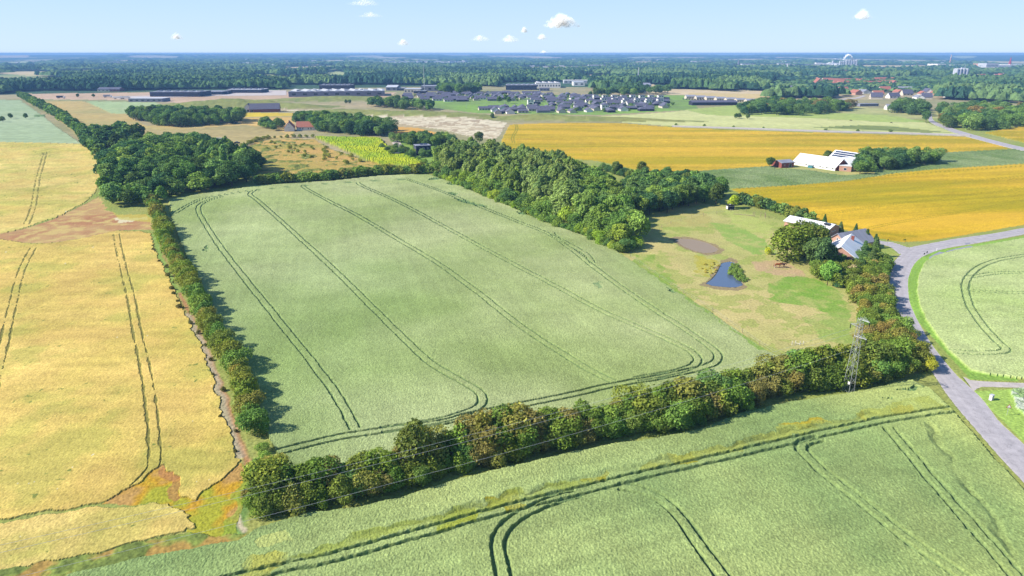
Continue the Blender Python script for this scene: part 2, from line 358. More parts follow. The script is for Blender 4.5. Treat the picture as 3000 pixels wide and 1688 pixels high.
def farreg(c1, c2, *a): reg('distant_fields', 'pale fields showing between far woods', 'far', D(*a), C3(*c1), C3(*c2), .1, 6, .1, 200, (1, .3))
farreg((190,180,120),(150,170,110), -200,189, 60,189, 155,196, 185,207, 100,212, 0,212, -200,212)
for a in [(230,157.5, 392,162, 392,165, 300,164.5, 230,161), (400,153.5, 577,156.5, 577,159, 400,156.5), (-50,144.5, 80,144.5, 70,148, -50,149), (105,137.2, 150,136.8, 150,138.4, 105,138.6),
          (768,188, 880,187, 893,192, 860,197, 768,196), (796,196.5, 1030,197, 1045,200, 796,201), (330,189, 380,190, 385,193, 335,193), (550,180, 600,184, 590,188, 545,184),
          (1370,153, 1450,153, 1450,155, 1370,155), (1830,226, 1960,230, 2010,240, 1900,236), (640,160, 800,163, 800,165, 640,163), (40,160, 120,163, 110,166, 40,164), (1120,150, 1180,150.5, 1180,152.5, 1120,152),
          (1620,222, 1760,226, 1950,236, 1930,240, 1700,238, 1600,232), (1560,212, 1640,212, 1660,218, 1560,220)]:
    farreg((236,212,170), (220,196,150), *a)
_r = random.Random(17)
for _ in range(34):
    v_ = _r.choice([_r.uniform(141, 160), _r.uniform(160, 206)]); u_ = _r.uniform(-50, 2620); a_ = _r.uniform(25, 80)*(1 if v_ < 165 else 1.2); b_ = 1.2+(v_-136)*.085
    farreg(*_r.choice([((238,214,170), (224,200,150)), ((206,208,150), (186,196,130)), ((230,206,160), (200,190,130))]), *[q for k in range(10) for q in (u_+a_*math.cos(k*.628)*_r.uniform(.7, 1.2), max(138, v_+b_*math.sin(k*.628)))])
reg('distant_fields', '', 'far', D(1730,234, 1900,236, 1960,243, 1900,250, 1730,244), C3(226,200,140), C3(226,200,140), .1, 3, .1, 90)

# tyre tracks pressed into the crops (pairs of wheel ruts)
def path(*a): return catmull(D(*a), 1.5)
TR = {'main_wheat_field': [path(560,497, 515,512, 500,530, 520,570, 560,630, 620,708, 700,808, 780,908, 840,988, 875,1050, 895,1085),
    path(640,482, 630,492, 650,508, 700,552, 780,625, 860,700, 940,780, 1010,850, 1080,915, 1150,958, 1200,988, 1214,1010, 1205,1030, 1170,1047, 1100,1066, 960,1088),
    path(762,470, 775,480, 830,510, 900,545, 1000,605, 1100,665, 1200,738, 1300,818, 1400,885, 1480,935, 1540,965),
    path(900,462, 915,472, 1000,510, 1100,563, 1200,618, 1300,672, 1400,725, 1500,780, 1600,825, 1680,860, 1735,888, 1754,908, 1745,925, 1700,942, 1600,960),
    path(1020,452, 1100,480, 1200,520, 1300,560, 1380,592, 1430,625, 1500,680, 1560,725, 1640,780, 1720,832, 1785,878, 1806,900, 1795,920, 1750,936, 1650,955),
    path(700,1145, 780,1125, 850,1108, 960,1090, 1100,1072, 1200,1048, 1330,1022, 1450,997, 1550,974, 1650,957, 1740,938),
    path(440,540, 500,507, 560,494, 640,482, 762,470, 900,460, 1050,452), path(1390,590, 1400,600, 1470,640, 1490,665)],
  'straw_field': [path(85,625, 68,655, 50,700, 28,790, 8,880, -20,990), path(292,585, 305,650, 328,740, 345,830, 360,900, 375,980, 385,1060, 391,1130, 385,1180, 340,1225),
    path(115,385, 97,450, 85,520, 68,565), path(248,490, 245,510, 215,530)],
  'front_wheat_field': [path(560,1475, 700,1440, 850,1408, 1050,1352, 1240,1297, 1400,1257, 1600,1207, 1800,1161, 2000,1114, 2200,1068, 2395,1035),
    path(1278,1500, 1262,1430, 1252,1380, 1262,1345, 1300,1312, 1370,1275, 1450,1250), path(1560,1232, 1620,1245, 1670,1270, 1715,1315, 1755,1372, 1810,1449, 1880,1530),
    path(2060,1112, 2020,1122, 2016,1140, 2040,1165, 2090,1212, 2160,1265, 2250,1340, 2335,1402, 2440,1475), path(2235,1085, 2290,1150, 2350,1222, 2420,1302, 2505,1400, 2590,1500)],
  'right_wheat_field': [path(2700,628, 2575,646, 2500,660, 2450,685, 2428,720, 2438,770, 2470,820, 2510,865, 2528,880, 2518,890, 2450,892, 2375,887), path(2436,735, 2500,738, 2600,742, 2700,748),
    path(2440,700, 2520,690, 2640,690)],
  'upper_gold_field': [path(1297,312, 1300,325, 1290,345, 1292,360)],
  'lower_gold_field': [path(1870,485, 1950,480, 2081,461, 2256,441, 2575,418), path(1969,508, 2181,486, 2431,458, 2575,443, 2700,430), path(2060,542, 2256,513, 2575,475, 2700,458), path(2190,574, 2280,556, 2440,530, 2575,505),
      path(2060,555, 2200,585, 2300,596)]}
SEAMS = [path(700,1428, 850,1380, 1000,1335, 1250,1262, 1450,1212, 1700,1158, 1950,1100, 2200,1045), path(2330,1075, 2400,1190, 2480,1300, 2540,1400)]

# weedy patches inside the foreground wheat and small marks elsewhere: polygon, colour, crop height factor, wobble
PATCH = [(D(1205,1262, 1290,1250, 1312,1290, 1268,1298, 1255,1275, 1210,1280), C3(178,164,16), .6), (D(1105,1300, 1190,1280, 1202,1318, 1100,1335), C3(172,180,50), .8),
    (D(1680,1152, 1730,1145, 1748,1172, 1700,1178), C3(176,166,20), .6), (D(1475,1208, 1520,1195, 1535,1212, 1485,1220), C3(176,166,20), .6), (D(1965,1085, 2060,1058, 2085,1066, 2040,1080, 1990,1088), C3(206,180,30), .6),
    (D(2150,1050, 2180,1040, 2190,1050, 2160,1060), C3(206,180,40), .6), (D(2235,1035, 2290,1028, 2300,1040, 2250,1048), C3(206,180,40), .6), (D(600,1440, 640,1410, 720,1395, 720,1425, 660,1460, 590,1470), C3(190,188,84), .6),
    (D(650,1360, 730,1345, 735,1370, 660,1385), C3(200,208,122), .6), (D(700,1420, 850,1370, 1000,1325, 1250,1255, 1450,1205, 1500,1215, 1300,1270, 1050,1340, 850,1395), C3(172,186,84), .97),
    (D(1600,1175, 1950,1092, 2200,1035, 2330,1000, 2370,1030, 2200,1060, 1800,1152, 1600,1195), C3(182,190,90), .95),
    (D(1930,720, 1990,690, 2060,705, 2120,740, 2140,800, 2100,800, 2040,770, 1940,760), C3(128,176,60), 1), (D(1790,560, 1850,565, 1930,610, 1960,640, 1900,640, 1820,600), C3(150,186,84), 1),
    (D(1600,640, 1640,640, 1720,740, 1850,840, 1940,890, 1900,885, 1780,790, 1650,705, 1590,660), C3(140,176,66), 1), (D(2020,800, 2140,780, 2140,870, 2060,850), C3(160,184,90), 1),
    (D(1890,660, 1960,650, 2010,680, 2030,700, 1960,695, 1900,680), C3(214,178,140), 1), (D(1820,525, 1900,545, 1940,570, 1930,600, 1850,570), C3(196,206,110), 1),
    (D(1640,545, 1740,520, 1790,545, 1780,570, 1680,570, 1620,600), C3(196,184,110), 1), (D(1745,640, 1800,655, 1790,700, 1750,690), C3(196,186,70), 1),
    (D(1500,720, 1512,716, 1520,728, 1508,732), C3(110,150,100), .2)]
LODGED = [D(*a) for a in [(1125,488, 1140,486, 1152,493, 1135,495), (1138,500, 1170,506, 1220,520, 1228,526, 1190,518, 1150,508), (1300,538, 1330,536, 1330,543, 1308,543), (1338,546, 1375,548, 1385,556, 1345,553),
    (1128,462, 1140,462, 1150,468, 1132,467), (1075,452, 1120,447, 1125,451, 1085,456), (512,623, 520,620, 524,636, 515,636), (1672,726, 1680,728, 1705,742, 1690,742), (90,290, 112,288, 112,294, 88,296),
    (2255,984, 2300,977, 2322,986, 2280,990), (2215,1010, 2240,1004, 2236,1010)]]

def build_land():
    fpx = 683.0; rows = []; r = 46.0
    while r < 15500:
        rows.append(r); r += max(0.14, min(0.55*(r*r+CAM_H**2)/(CAM_H*fpx), r*0.02))
    rows = np.array(rows); th = np.arange(-R(50), R(50), 0.84/fpx)
    Rr, T = np.meshgrid(rows, th, indexing='ij'); nr, nc = Rr.shape
    x = (Rr*np.sin(T)).ravel(); y = (Rr*np.cos(T)).ravel(); rr = Rr.ravel()
    print('land grid', nr, nc)
    near = rr < 900
    glade = np.clip((fbm(x, y*.6, 700, 201, 3)-.61)*60, 0, 1)[:, None]*(rr > 3000)[:, None]; gc = fbm(x, y, 380, 204, 2)[:, None]
    wx = (fbm(x, y, 3.2, 5, 4)-.5)*2.6; wy = (fbm(x, y, 3.2, 6, 4)-.5)*2.6
    rid = np.full(x.shape, -1, np.int32); hgt = np.zeros(x.shape); 
    fr = fbm(x, y, 300, 1, 4)
    col = np.array(C3(74,104,74))*(0.75+0.5*fr[:, None])
    col = col*(1-glade)+glade*np.where(gc > .52, C3(224,204,150), np.where(gc > .44, C3(176,190,120), C3(206,196,150)))
    gn = (y > 40) & (rr < 900)
    g1 = fbm(x, y, 9, 3, 3)[:, None]
    gcol = np.array(C3(146,170,78))*(1-g1)+np.array(C3(182,178,104))*g1
    col = np.where(gn[:, None], gcol, col); hgt = np.where(gn, .06+.12*(vnoise(x/.5, y/.5, 9)-.3), 0)
    for k, q in enumerate(REG):
        m = inpoly(x+wx*q['wob'], y+wy*q['wob']*np.clip(250/rr, .2, 1), q['P']); i = np.nonzero(m)[0]
        if not len(i): continue
        X, Y = x[i], y[i]; a = q['an']
        t = fbm(X*a[1]*.9+Y*.1, Y/1.0*a[0], q['ns'], k*7, 4); t = np.clip((t-.28)/.44, 0, 1)[:, None]
        t2 = (fbm(X, Y, q['ns']*.18, k*5+2, 2)-.5)[:, None]
        col[i] = (q['c1']*(1-t)+q['c2']*t)*(1+.22*t2)
        hgt[i] = q['h'] + q['rel']*.42*(1.3*vnoise(X/.24, Y/.36, 31)+.25*vnoise(X/1.1, Y/1.1, 32)-.8)*(1 if q['h'] > .3 else .5)
        rid[i] = k
        if q['m'] in ('wheat', 'barley'): col[i] *= (1+.38*(vnoise(X/.17, Y/.42, 33)-.5))[:, None]  # random grain in the crop colour stands for shading and gaps between stalks
    name_of = np.array([q['name'] for q in REG]+['ground'])
    nm = name_of[rid]
    # woodland floor
    # details: cream tufts of the fallow field
    i = np.nonzero(nm == 'fallow_field')[0]; t = fbm(x[i]*.45, y[i]*.9, 2.6, 77, 3)*.7+.3*fbm(x[i], y[i], 30, 76, 2)
    col[i] = np.where((t > .5)[:, None], C3(240,226,192), col[i]*.98)
    i = np.nonzero(nm == 'heath_field')[0]; t = fbm(x[i], y[i], 7, 78, 3); s = t > .6
    hgt[i[s]] += .8*(t[s]-.6)/.2; col[i[s]] = np.array(C3(140,148,70))
    i = np.nonzero(nm == 'weedy_corner')[0]; t = fbm(x[i], y[i], 5, 79, 3)[:, None]
    a_ = np.clip((t-.36)/.12, 0, 1); b_ = np.clip((t-.5)/.12, 0, 1); col[i] = (np.array(C3(182,180,60))*(1-a_)+np.array(C3(212,166,50))*a_)*(1-b_)+np.array(C3(202,160,92))*b_
    t = inpoly(x[i]+wx[i], y[i]+wy[i], D(412,1168, 440,1190, 470,1250, 440,1262, 420,1240)); col[i[t]] = col[i[t]]*.3+np.array(C3(190,132,86))*.7
    t = inpoly(x[i]+wx[i], y[i]+wy[i], D(610,1168, 632,1185, 616,1262, 592,1345, 560,1350, 590,1280)); col[i[t]] = col[i[t]]*.35+np.array(C3(150,180,70))*.65
    i = np.nonzero(nm == 'straw_field')[0]; t = fbm(x[i], y[i], 11, 80, 4)[:, None]; t3 = fbm(x[i]*.25, y[i], 2.2, 97, 3)[:, None]
    a_ = np.clip((t-.54)/.14, 0, 1)*.4; b_ = np.clip((.47-t)/.14, 0, 1)*.5; col[i] = col[i]*(1-a_)+np.array(C3(234,194,112))*a_; col[i] = col[i]*(1-b_)+np.array(C3(188,188,90))*b_; col[i] *= 1+.35*(t3-.5)
    s = (t[:, 0] < .47) & (vnoise(x[i]/1.1, y[i]/.8, 98) > .93); col[i[s]] = C3(140,150,74)
    s = (vnoise(x[i]/.6, y[i]/.5, 81) > .985) & (fbm(x[i], y[i], 14, 82, 2) > .52); col[i[s]] = C3(250,244,220); 
    i = np.nonzero(nm == 'track_soil')[0]; t = fbm(x[i], y[i], 3, 83, 3); a_ = np.clip((t-.5)/.16, 0, 1)[:, None]*.85; col[i] = col[i]*(1-a_)+np.array(C3(222,196,122))*a_
    s = inpoly(x[i], y[i], D(285,548, 370,545, 372,552, 300,562)) & (t > .45); col[i[s]] = C3(236,222,180)
    t = inpoly(x[i], y[i], D(270,520, 380,540, 385,560, 300,552)); col[i[t]] = col[i[t]]*.3+np.array(C3(206,196,80))*.7
    i = np.nonzero(nm == 'white_flower_patch')[0]; t = fbm(x[i], y[i], 1.5, 84, 3); col[i[t > .57]] = C3(214,224,196)
    i = np.nonzero(nm == 'pasture')[0]; t = fbm(x[i], y[i], 5, 85, 4); s = t > .56; col[i[s]] = col[i[s]]*.55+np.array(C3(150,176,70))*.45
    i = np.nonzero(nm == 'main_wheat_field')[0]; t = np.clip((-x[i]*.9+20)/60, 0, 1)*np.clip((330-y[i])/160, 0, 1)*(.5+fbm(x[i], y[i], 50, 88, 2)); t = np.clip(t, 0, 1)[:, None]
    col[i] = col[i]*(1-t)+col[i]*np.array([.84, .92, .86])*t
    i = np.nonzero((nm == 'front_wheat_field') & (x > 20))[0]; t = (np.clip((x[i]-20)/60, 0, 1)*fbm(x[i], y[i], 30, 89, 2))[:, None]; col[i] = col[i]*(1-t)+col[i]*np.array([1.16, 1.1, .92])*t
    for nm_, dx_, dy_, sz, am in (('front_wheat_field', .936, .352, 1.3, .30), ('main_wheat_field', -.26, .965, 1.6, .16), ('straw_field', .02, 1.0, 1.5, .16), ('right_wheat_field', .9, .1, 1.5, .14)):
        i = np.nonzero(nm == nm_)[0]; t = fbm((x[i]*dx_+y[i]*dy_)*.035, -x[i]*dy_+y[i]*dx_, sz, 95, 2); t2 = fbm(x[i], y[i], 26, 96, 4); col[i] *= (1+am*(t-.5)+.34*(t2-.5))[:, None]
    for nm_ in ('upper_gold_field', 'lower_gold_field'):
        i = np.nonzero(nm == nm_)[0]; xr = x[i]*.97+y[i]*.24; yr = y[i]*.97-x[i]*.24
        if nm_ == 'upper_gold_field': xr = x[i]; yr = y[i]
        t = fbm(xr*.035, yr, 3.2, 86, 3); t2 = fbm(xr*.12, yr, 16, 87, 3)
        col[i] *= (1+.55*(t-.5)+.5*(t2-.5))[:, None]*np.array([1, 1, 1]); s = np.clip((t2-.5)*6, 0, 1)[:, None]*.5; col[i] = col[i]*(1-s)+np.array(C3(240,190,60))*s
        s = np.clip((.42-t2)*8, 0, 1)[:, None]*.6; col[i] = col[i]*(1-s)+np.array(C3(186,172,20))*s
    # patches
    for P, c, hf in PATCH:
        m = inpoly(x+wx*1.6, y+wy*1.6, P); i = np.nonzero(m)[0]; b = .78
        t = fbm(x[i], y[i], 3, 90, 3)[:, None]; wgt = np.clip((t-.3)*4, 0, 1)*.5+.3
        col[i] = col[i]*(1-wgt)+np.array(c)*wgt; hgt[i] *= .88+.12*hf
    for P in LODGED:
        m = inpoly(x+wx*1.5, y+wy*1.5, P); i = np.nonzero(m)[0]; t = fbm(x[i], y[i], 1.2, 91, 2)
        hgt[i] = .25+.35*(t > .5); col[i] = np.array(C3(118,148,94))
    # tyre tracks: real ruts through the crop
    for n, ps in TR.items():
        j = np.nonzero(nm == n)[0]; X, Y = x[j]+wx[j]*.15, y[j]+wy[j]*.15
        rut = {'straw_field': C3(146,140,72), 'lower_gold_field': C3(170,156,20), 'upper_gold_field': C3(150,150,40)}.get(n, C3(126,152,98))
        for p in ps:
            dd = np.diff(p, axis=0); mid = p[len(p)//2]; lat = np.abs((dd[:, 0]*mid[1]-dd[:, 1]*mid[0])/(np.linalg.norm(dd, axis=1)*np.linalg.norm(mid)+1e-9)).mean()
            lat = 1.0 if lat > .9 else 0.0
            for sgn in (-.92, .92):
                d = polydist(X, Y, offset(p, sgn), 4.5 if np.hypot(*p[len(p)//2]) > 250 else 1.2)
                rad_ = np.hypot(X, Y); cell = .55*(rad_**2+CAM_H**2)/(CAM_H*683)
                wdt = np.maximum(.17+.14*(vnoise(X/.7, Y/.7, 12)-.5), 0.00055*rad_)*(1.35 if n == 'front_wheat_field' else 1); stg = np.ones_like(wdt)
                if lat: stg = np.clip(.55/cell, .3, 1); wdt = np.maximum(wdt, .75*cell)
                if n == 'straw_field': wdt = wdt*1.35*np.clip(2.4*fbm(X, Y, 3, 55, 3)-.55, 0, 1.3)
                wgt = np.clip((wdt*1.6-d)/(wdt*.8), 0, 1)*stg
                hgt[j] = hgt[j]*(1-wgt*(({'straw_field': .55, 'front_wheat_field': .7}.get(n, .42)) if not lat else np.clip((230-rad_)/60, 0, .92))); col[j] = col[j]*(1-wgt[:, None]) + np.array(rut)*wgt[:, None]
    j = np.nonzero(nm == 'front_wheat_field')[0]
    for p in SEAMS:
        d = polydist(x[j]+wx[j]*.8, y[j]+wy[j]*.8, p, 3); wgt = np.clip(1-d/.9, 0, 1)*fbm(x[j], y[j], 6, 66, 2)
        hgt[j] *= 1-wgt*.8; col[j] = col[j]*(1-.4*wgt[:, None])
    # verges: bright grass inside the bend, brown soil path along the left hedge
    g = nm == 'ground'
    i = np.nonzero(g & (rr < 420))[0]
    m = inpoly(x[i], y[i], D(2285,640, 2420,620, 2900,540, 2900,600, 2575,604, 2350,650, 2312,700, 2312,770, 2360,850, 2440,935, 2560,955, 2560,960, 2440,955, 2300,800, 2270,720)); col[i[m]] = np.array(C3(152,190,84))*(.7+.6*g1[i[m]])
    m = inpoly(x[i], y[i], D(2447,985, 2700,970, 2900,1300, 2700,1260, 2575,1115)); col[i[m]] = np.array(C3(176,206,100))*(.8+.4*g1[i[m]])
    for pth, wd, c in [(path(398,600, 418,660, 440,705, 462,760, 490,815, 520,880, 545,945, 570,1010, 592,1080, 612,1130, 622,1180), .55, C3(196,140,100)), (path(470,790, 500,850, 525,905, 550,980, 570,1050, 592,1110, 606,1150), .8, C3(196,180,150)),
                       (path(388,590, 405,645, 432,700, 452,735), 1.0, C3(150,182,90)), (path(635,1190, 622,1250, 605,1310, 596,1345), 1.0, C3(120,160,84)), (path(598,1300, 612,1335), .5, C3(226,206,176))]:
        d = polydist(x[i]+wx[i]*.5, y[i]+wy[i]*.5, pth, 3); wgt = np.clip((wd*1.4-d)/wd, 0, 1)[:, None]*.85
        col[i] = col[i]*(1-wgt)+np.array(c)*wgt
    m = inpoly(x[i]+wx[i], y[i]+wy[i], D(-400,1560, 0,1440, 300,1380, 490,1340, 640,1345, 600,1368, 400,1402, 190,1452, -300,1640)); t = fbm(x[i], y[i], 3.5, 57, 3)[:, None]
    a_ = np.clip((t-.36)/.12, 0, 1); b_ = np.clip((t-.5)/.1, 0, 1); vg = (np.array(C3(190,156,84))*(1-a_)+np.array(C3(150,166,80))*a_)*(1-b_)+np.array(C3(124,140,70))*b_; col[i] = np.where(m[:, None], vg, col[i]); hgt[i] += np.where(m, .35*t[:, 0], 0)
    # pond hollows and roads lie low
    for P in PONDS:
        c = P.mean(0); m = inpoly(x, y, c+(P-c)*1.02); hgt[m] = -.25; m2 = inpoly(x+wx, y+wy, c+(P-c)*1.3); i = np.nonzero(m2)[0]
        col[i] = np.array(C3(168,150,110)); hgt[i] = np.minimum(hgt[i], .0)
    for P in [ROADPOLY]+SIDE:
        m = inpoly(x, y, P); hgt[m] = -.03
    # grassy banks
    for (u, v, lx, ly, hh, rot) in BANKS:
        cx, cy = G(u, v); c, s = math.cos(rot), math.sin(rot)
        dx, dy = x-cx, y-cy; e = ((dx*c+dy*s)/lx)**2+((-dx*s+dy*c)/ly)**2
        i = np.nonzero(e < 1)[0]; t = fbm(x[i], y[i], 14, 44, 3)
        hgt[i] += hh*(1-e[i])**1.5*(.8+.4*t); col[i] = (np.array(C3(168,166,96))*(1-t[:, None])+np.array(C3(132,146,84))*t[:, None])
    # far country rises gently to low wooded hills at the horizon
    far = np.clip((rr-7500)/5000, 0, 1); far = far*far*(3-2*far)
    hills = 8+22*fbm(x, y, 5200, 12, 3)+5*np.clip(-x/9000, 0, 1)+7*np.clip(x/9000, 0, 1)
    hgt += far*hills + np.where(rr > 2600, 4*fbm(x, y, 90, 13, 2), 0)
    V = np.stack([x, y, hgt], 1)
    a = (np.arange(nr-1)[:, None]*nc+np.arange(nc-1)[None, :]).ravel()
    Q = np.stack([a, a+1, a+nc+1, a+nc], 1); qn = np.unique(name_of); fid = nm[a]
    for n in qn:
        f = Q[fid == n]
        if not len(f): continue
        u, inv = np.unique(f, return_inverse=True)
        q = next((q for q in REG if q['name'] == n), None)
        me = np_mesh(n, V[u], inv.reshape(f.shape), M[q['m']] if q else M['grass'], col=col[u])
        o = link(bpy.data.objects.new(n, me))
        if n == 'ground' or n == 'distant_fields': o['kind'] = 'structure'
        else:
            lab = next(q['label'] for q in REG if q['name'] == n and q['label'])
            tag(o, lab, 'crop' if 'wheat' in n or 'gold' in n or 'barley' in n or 'straw' in n else 'field', kind='stuff')
PONDS = [D(1698,604,1712,600,1735,601,1765,607,1790,616,1806,627,1796,634,1772,636,1745,630,1720,620), D(1776,712,1790,702,1802,688,1810,672,1816,662,1836,658,1848,662,1846,676,1852,690,1860,704,1868,716,1850,722,1820,721,1792,718)]
SIDE = [D(2240,609, 2215,606, 2190,600, 2186,604, 2212,613, 2240,622, 2262,640, 2290,625),
        D(2420,949, 2450,957, 2500,960, 2700,968, 2700,979, 2500,974, 2468,974, 2447,983),
        D(2342,288, 2350,305, 2400,325, 2450,340, 2520,359, 2600,377, 2700,395, 2700,404, 2600,386, 2520,368, 2445,348, 2390,332, 2338,307, 2334,288),
        D(1690,317.5, 1900,324, 2100,331, 2300,336, 2440,341, 2440,344, 2300,339, 2100,334, 1900,327, 1690,319.8)]
BANKS = [(562,270, 110, 34, 9, 0.0), (760,272, 40, 20, 5, 0), (900,284, 90, 14, 4, -.25), (1060,291, 110, 16, 5, -.2), (1480,303, 120, 14, 4, -.15), (1330,300, 60, 12, 3, -.1), (850,252, 120, 40, 6, 0), (690,268, 90, 30, 3, 0)]
build_land()
base = MB(); base.prism([(-20000,-3000),(20000,-3000),(20000,20000),(-20000,20000)], -0.75, -0.5)
tag(base.build('terrain', simple('base_soil', C4(96,120,76), .2, .02)), kind='structure')

# roads -------------------------------------------------------------------------
def ribbon(name, A, B, z, m, sub=6, parent=None, skirt=.25):
    A = catmull(A, 3.0); B = catmull(B, 3.0); n = max(len(A), len(B))
    def rs(L):
        s = np.r_[0, np.cumsum(np.linalg.norm(np.diff(L, axis=0), axis=1))]; t = np.linspace(0, s[-1], n)
        return np.stack([np.interp(t, s, L[:, 0]), np.interp(t, s, L[:, 1])], 1)
    A, B = rs(A), rs(B); vs = []
    for i in range(n):
        for k in range(sub+1):
            p = A[i]*(1-k/sub)+B[i]*(k/sub); c = 1-abs(2*k/sub-1); vs.append((p[0], p[1], z+.06*c))
        vs.append((A[i][0], A[i][1], z-skirt)); vs.append((B[i][0], B[i][1], z-skirt))
    w_ = sub+3; fs = []
    for i in range(n-1):
        for k in range(sub): a = i*w_+k; fs.append((a, a+1, a+w_+1, a+w_))
        a = i*w_; fs.append((a+sub+1, a, a+w_, a+w_+sub+1)); fs.append((a+sub, a+sub+2, a+w_+sub+2, a+w_+sub))
    me = np_mesh(name, vs, fs, m)
    uv = me.attributes.new('across', 'FLOAT', 'POINT')
    uv.data.foreach_set('value', np.tile(np.r_[np.linspace(0, 1, sub+1), 0, 1], n).astype(np.float32))
    return link(bpy.data.objects.new(name, me), parent)
def asphalt(name, c, worn):
    m, nt, b = mat(name); at = nt.nodes.new('ShaderNodeAttribute'); at.attribute_name = 'across'
    n = noise_node(nt, .55, 5); n2 = noise_node(nt, 6, 3)
    cr = nt.nodes.new('ShaderNodeValToRGB'); nt.links.new(at.outputs['Fac'], cr.inputs[0]); e = cr.color_ramp.elements
    e[0].position = 0; e[0].color = (1.25, 1.2, 1.1, 1); e[1].position = 1; e[1].color = (1.25, 1.2, 1.1, 1)
    for p, v in ((.06, 1.0), (.22, .9), (.3, 1.03), (.47, .9), (.53, 1.0), (.72, .9), (.8, 1.03), (.95, 1.0)):
        k = e.new(p); k.color = (v, v, v, 1)
    col = mix(nt, c, cr.outputs[0], worn, 'MULTIPLY')
    col = mix(nt, col, rng(nt, n.outputs[0], .3, .7, .86, 1.12), 1.0, 'MULTIPLY'); col = mix(nt, col, rng(nt, n2.outputs[0], .3, .7, .9, 1.1), 1.0, 'MULTIPLY')
    cm = noise_node(nt, .25, 6); cm.inputs['Distortion'].default_value = 1.5
    a = nt.nodes.new('ShaderNodeMath'); a.operation = 'ABSOLUTE'; s = nt.nodes.new('ShaderNodeMath'); s.operation = 'SUBTRACT'; s.inputs[1].default_value = .5
    nt.links.new(cm.outputs[0], s.inputs[0]); nt.links.new(s.outputs[0], a.inputs[0])
    col = mix(nt, col, rng(nt, a.outputs[0], 0, .012, .72, 1), 1.0, 'MULTIPLY')
    nt.links.new(col, b.inputs['Base Color']); return m
AS = asphalt('old_asphalt', C4(210,202,204,.52), .9); GR = asphalt('gravel', C4(226,214,206,.50), .4)
tag(ribbon('road', ROAD_L, ROAD_R, .03, AS, 12), kind='structure')
tag(ribbon('side_road', D(2262,640, 2240,622, 2212,613, 2186,604), D(2300,624, 2262,612, 2235,608, 2205,604, 2190,600), .026, AS, 6), kind='structure')
tag(ribbon('gravel_track', D(2420,946, 2436,955, 2450,957.5, 2500,961, 2700,968), D(2449,986, 2458,976, 2470,973.5, 2500,974, 2700,979), .05, GR, 4), kind='structure')
tag(ribbon('country_road', D(2334,288, 2338,307, 2390,332, 2445,348, 2520,368, 2600,386, 2700,404), D(2342,288, 2350,305, 2400,325, 2450,340, 2520,359, 2600,377, 2700,395), .25, AS, 6, skirt=1), kind='structure')
tag(ribbon('farm_lane', D(1690,317.5, 1900,324, 2100,331, 2300,336, 2440,341), D(1690,319.8, 1900,327, 2100,334, 2300,339, 2440,344), .75, GR, 4, skirt=1), kind='structure')
tag(ribbon('estate_road', D(2090,257, 2110,250, 2150,246, 2170,240), D(2102,258, 2118,252, 2158,248, 2178,242), .25, GR, 4, skirt=1), kind='structure')
for k, a in enumerate([(2336,648, 2350,640, 2362,634, 2378,636, 2366,645, 2346,656, 2338,656), (2378,633, 2400,627, 2440,619, 2452,622, 2430,628, 2390,637), (2425,613, 2438,611, 2440,613, 2428,615)]):
    pm = MB(); pm.prism([tuple(p) for p in D(*a)], .03, .128-.004*k); tag(pm.build('asphalt_patch', simple('new_asphalt', C4(176,176,190,.5), .08, 2)), kind='structure')
# paved yards
for a, z in [((270,243, 420,240, 560,236, 640,233, 640,237, 560,241, 420,246, 300,249), .3), ((640,227, 720,228, 720,240, 560,242, 560,238), .28), ((2085,262, 2150,262, 2160,255, 2110,255), .3), ((985,360, 1000,352, 1012,366, 1000,372), .3)]:
    y_ = MB(); y_.prism([tuple(p) for p in D(*a)], -.3, z); tag(y_.build('paved_yard', simple('yard_paving', C4(222,208,200), .08, .1)), kind='structure')
# ponds
def water(name, c, rough):
    m, nt, b = mat(name); b.inputs['Base Color'].default_value = c; b.inputs['Roughness'].default_value = rough; b.inputs['Specular IOR Level'].default_value = .5
    n = noise_node(nt, 1.5, 3); bp = nt.nodes.new('ShaderNodeBump'); bp.inputs['Distance'].default_value = .02
    nt.links.new(n.outputs[0], bp.inputs['Height']); nt.links.new(bp.outputs[0], b.inputs['Normal']); return m
for P, c in zip(PONDS, (C4(184,160,130,.5), C4(116,134,168,.4))):
    pm = MB(); q = P.mean(0)+(P-P.mean(0))*1.0; pm.prism([tuple(p) for p in catmull(np.vstack([q, q[:1]]), 1)[:-1]], -.24, -.06); tag(pm.build('pond_water', water('pond_water', c, .5 if c[0] > c[2] else .2)), kind='structure')

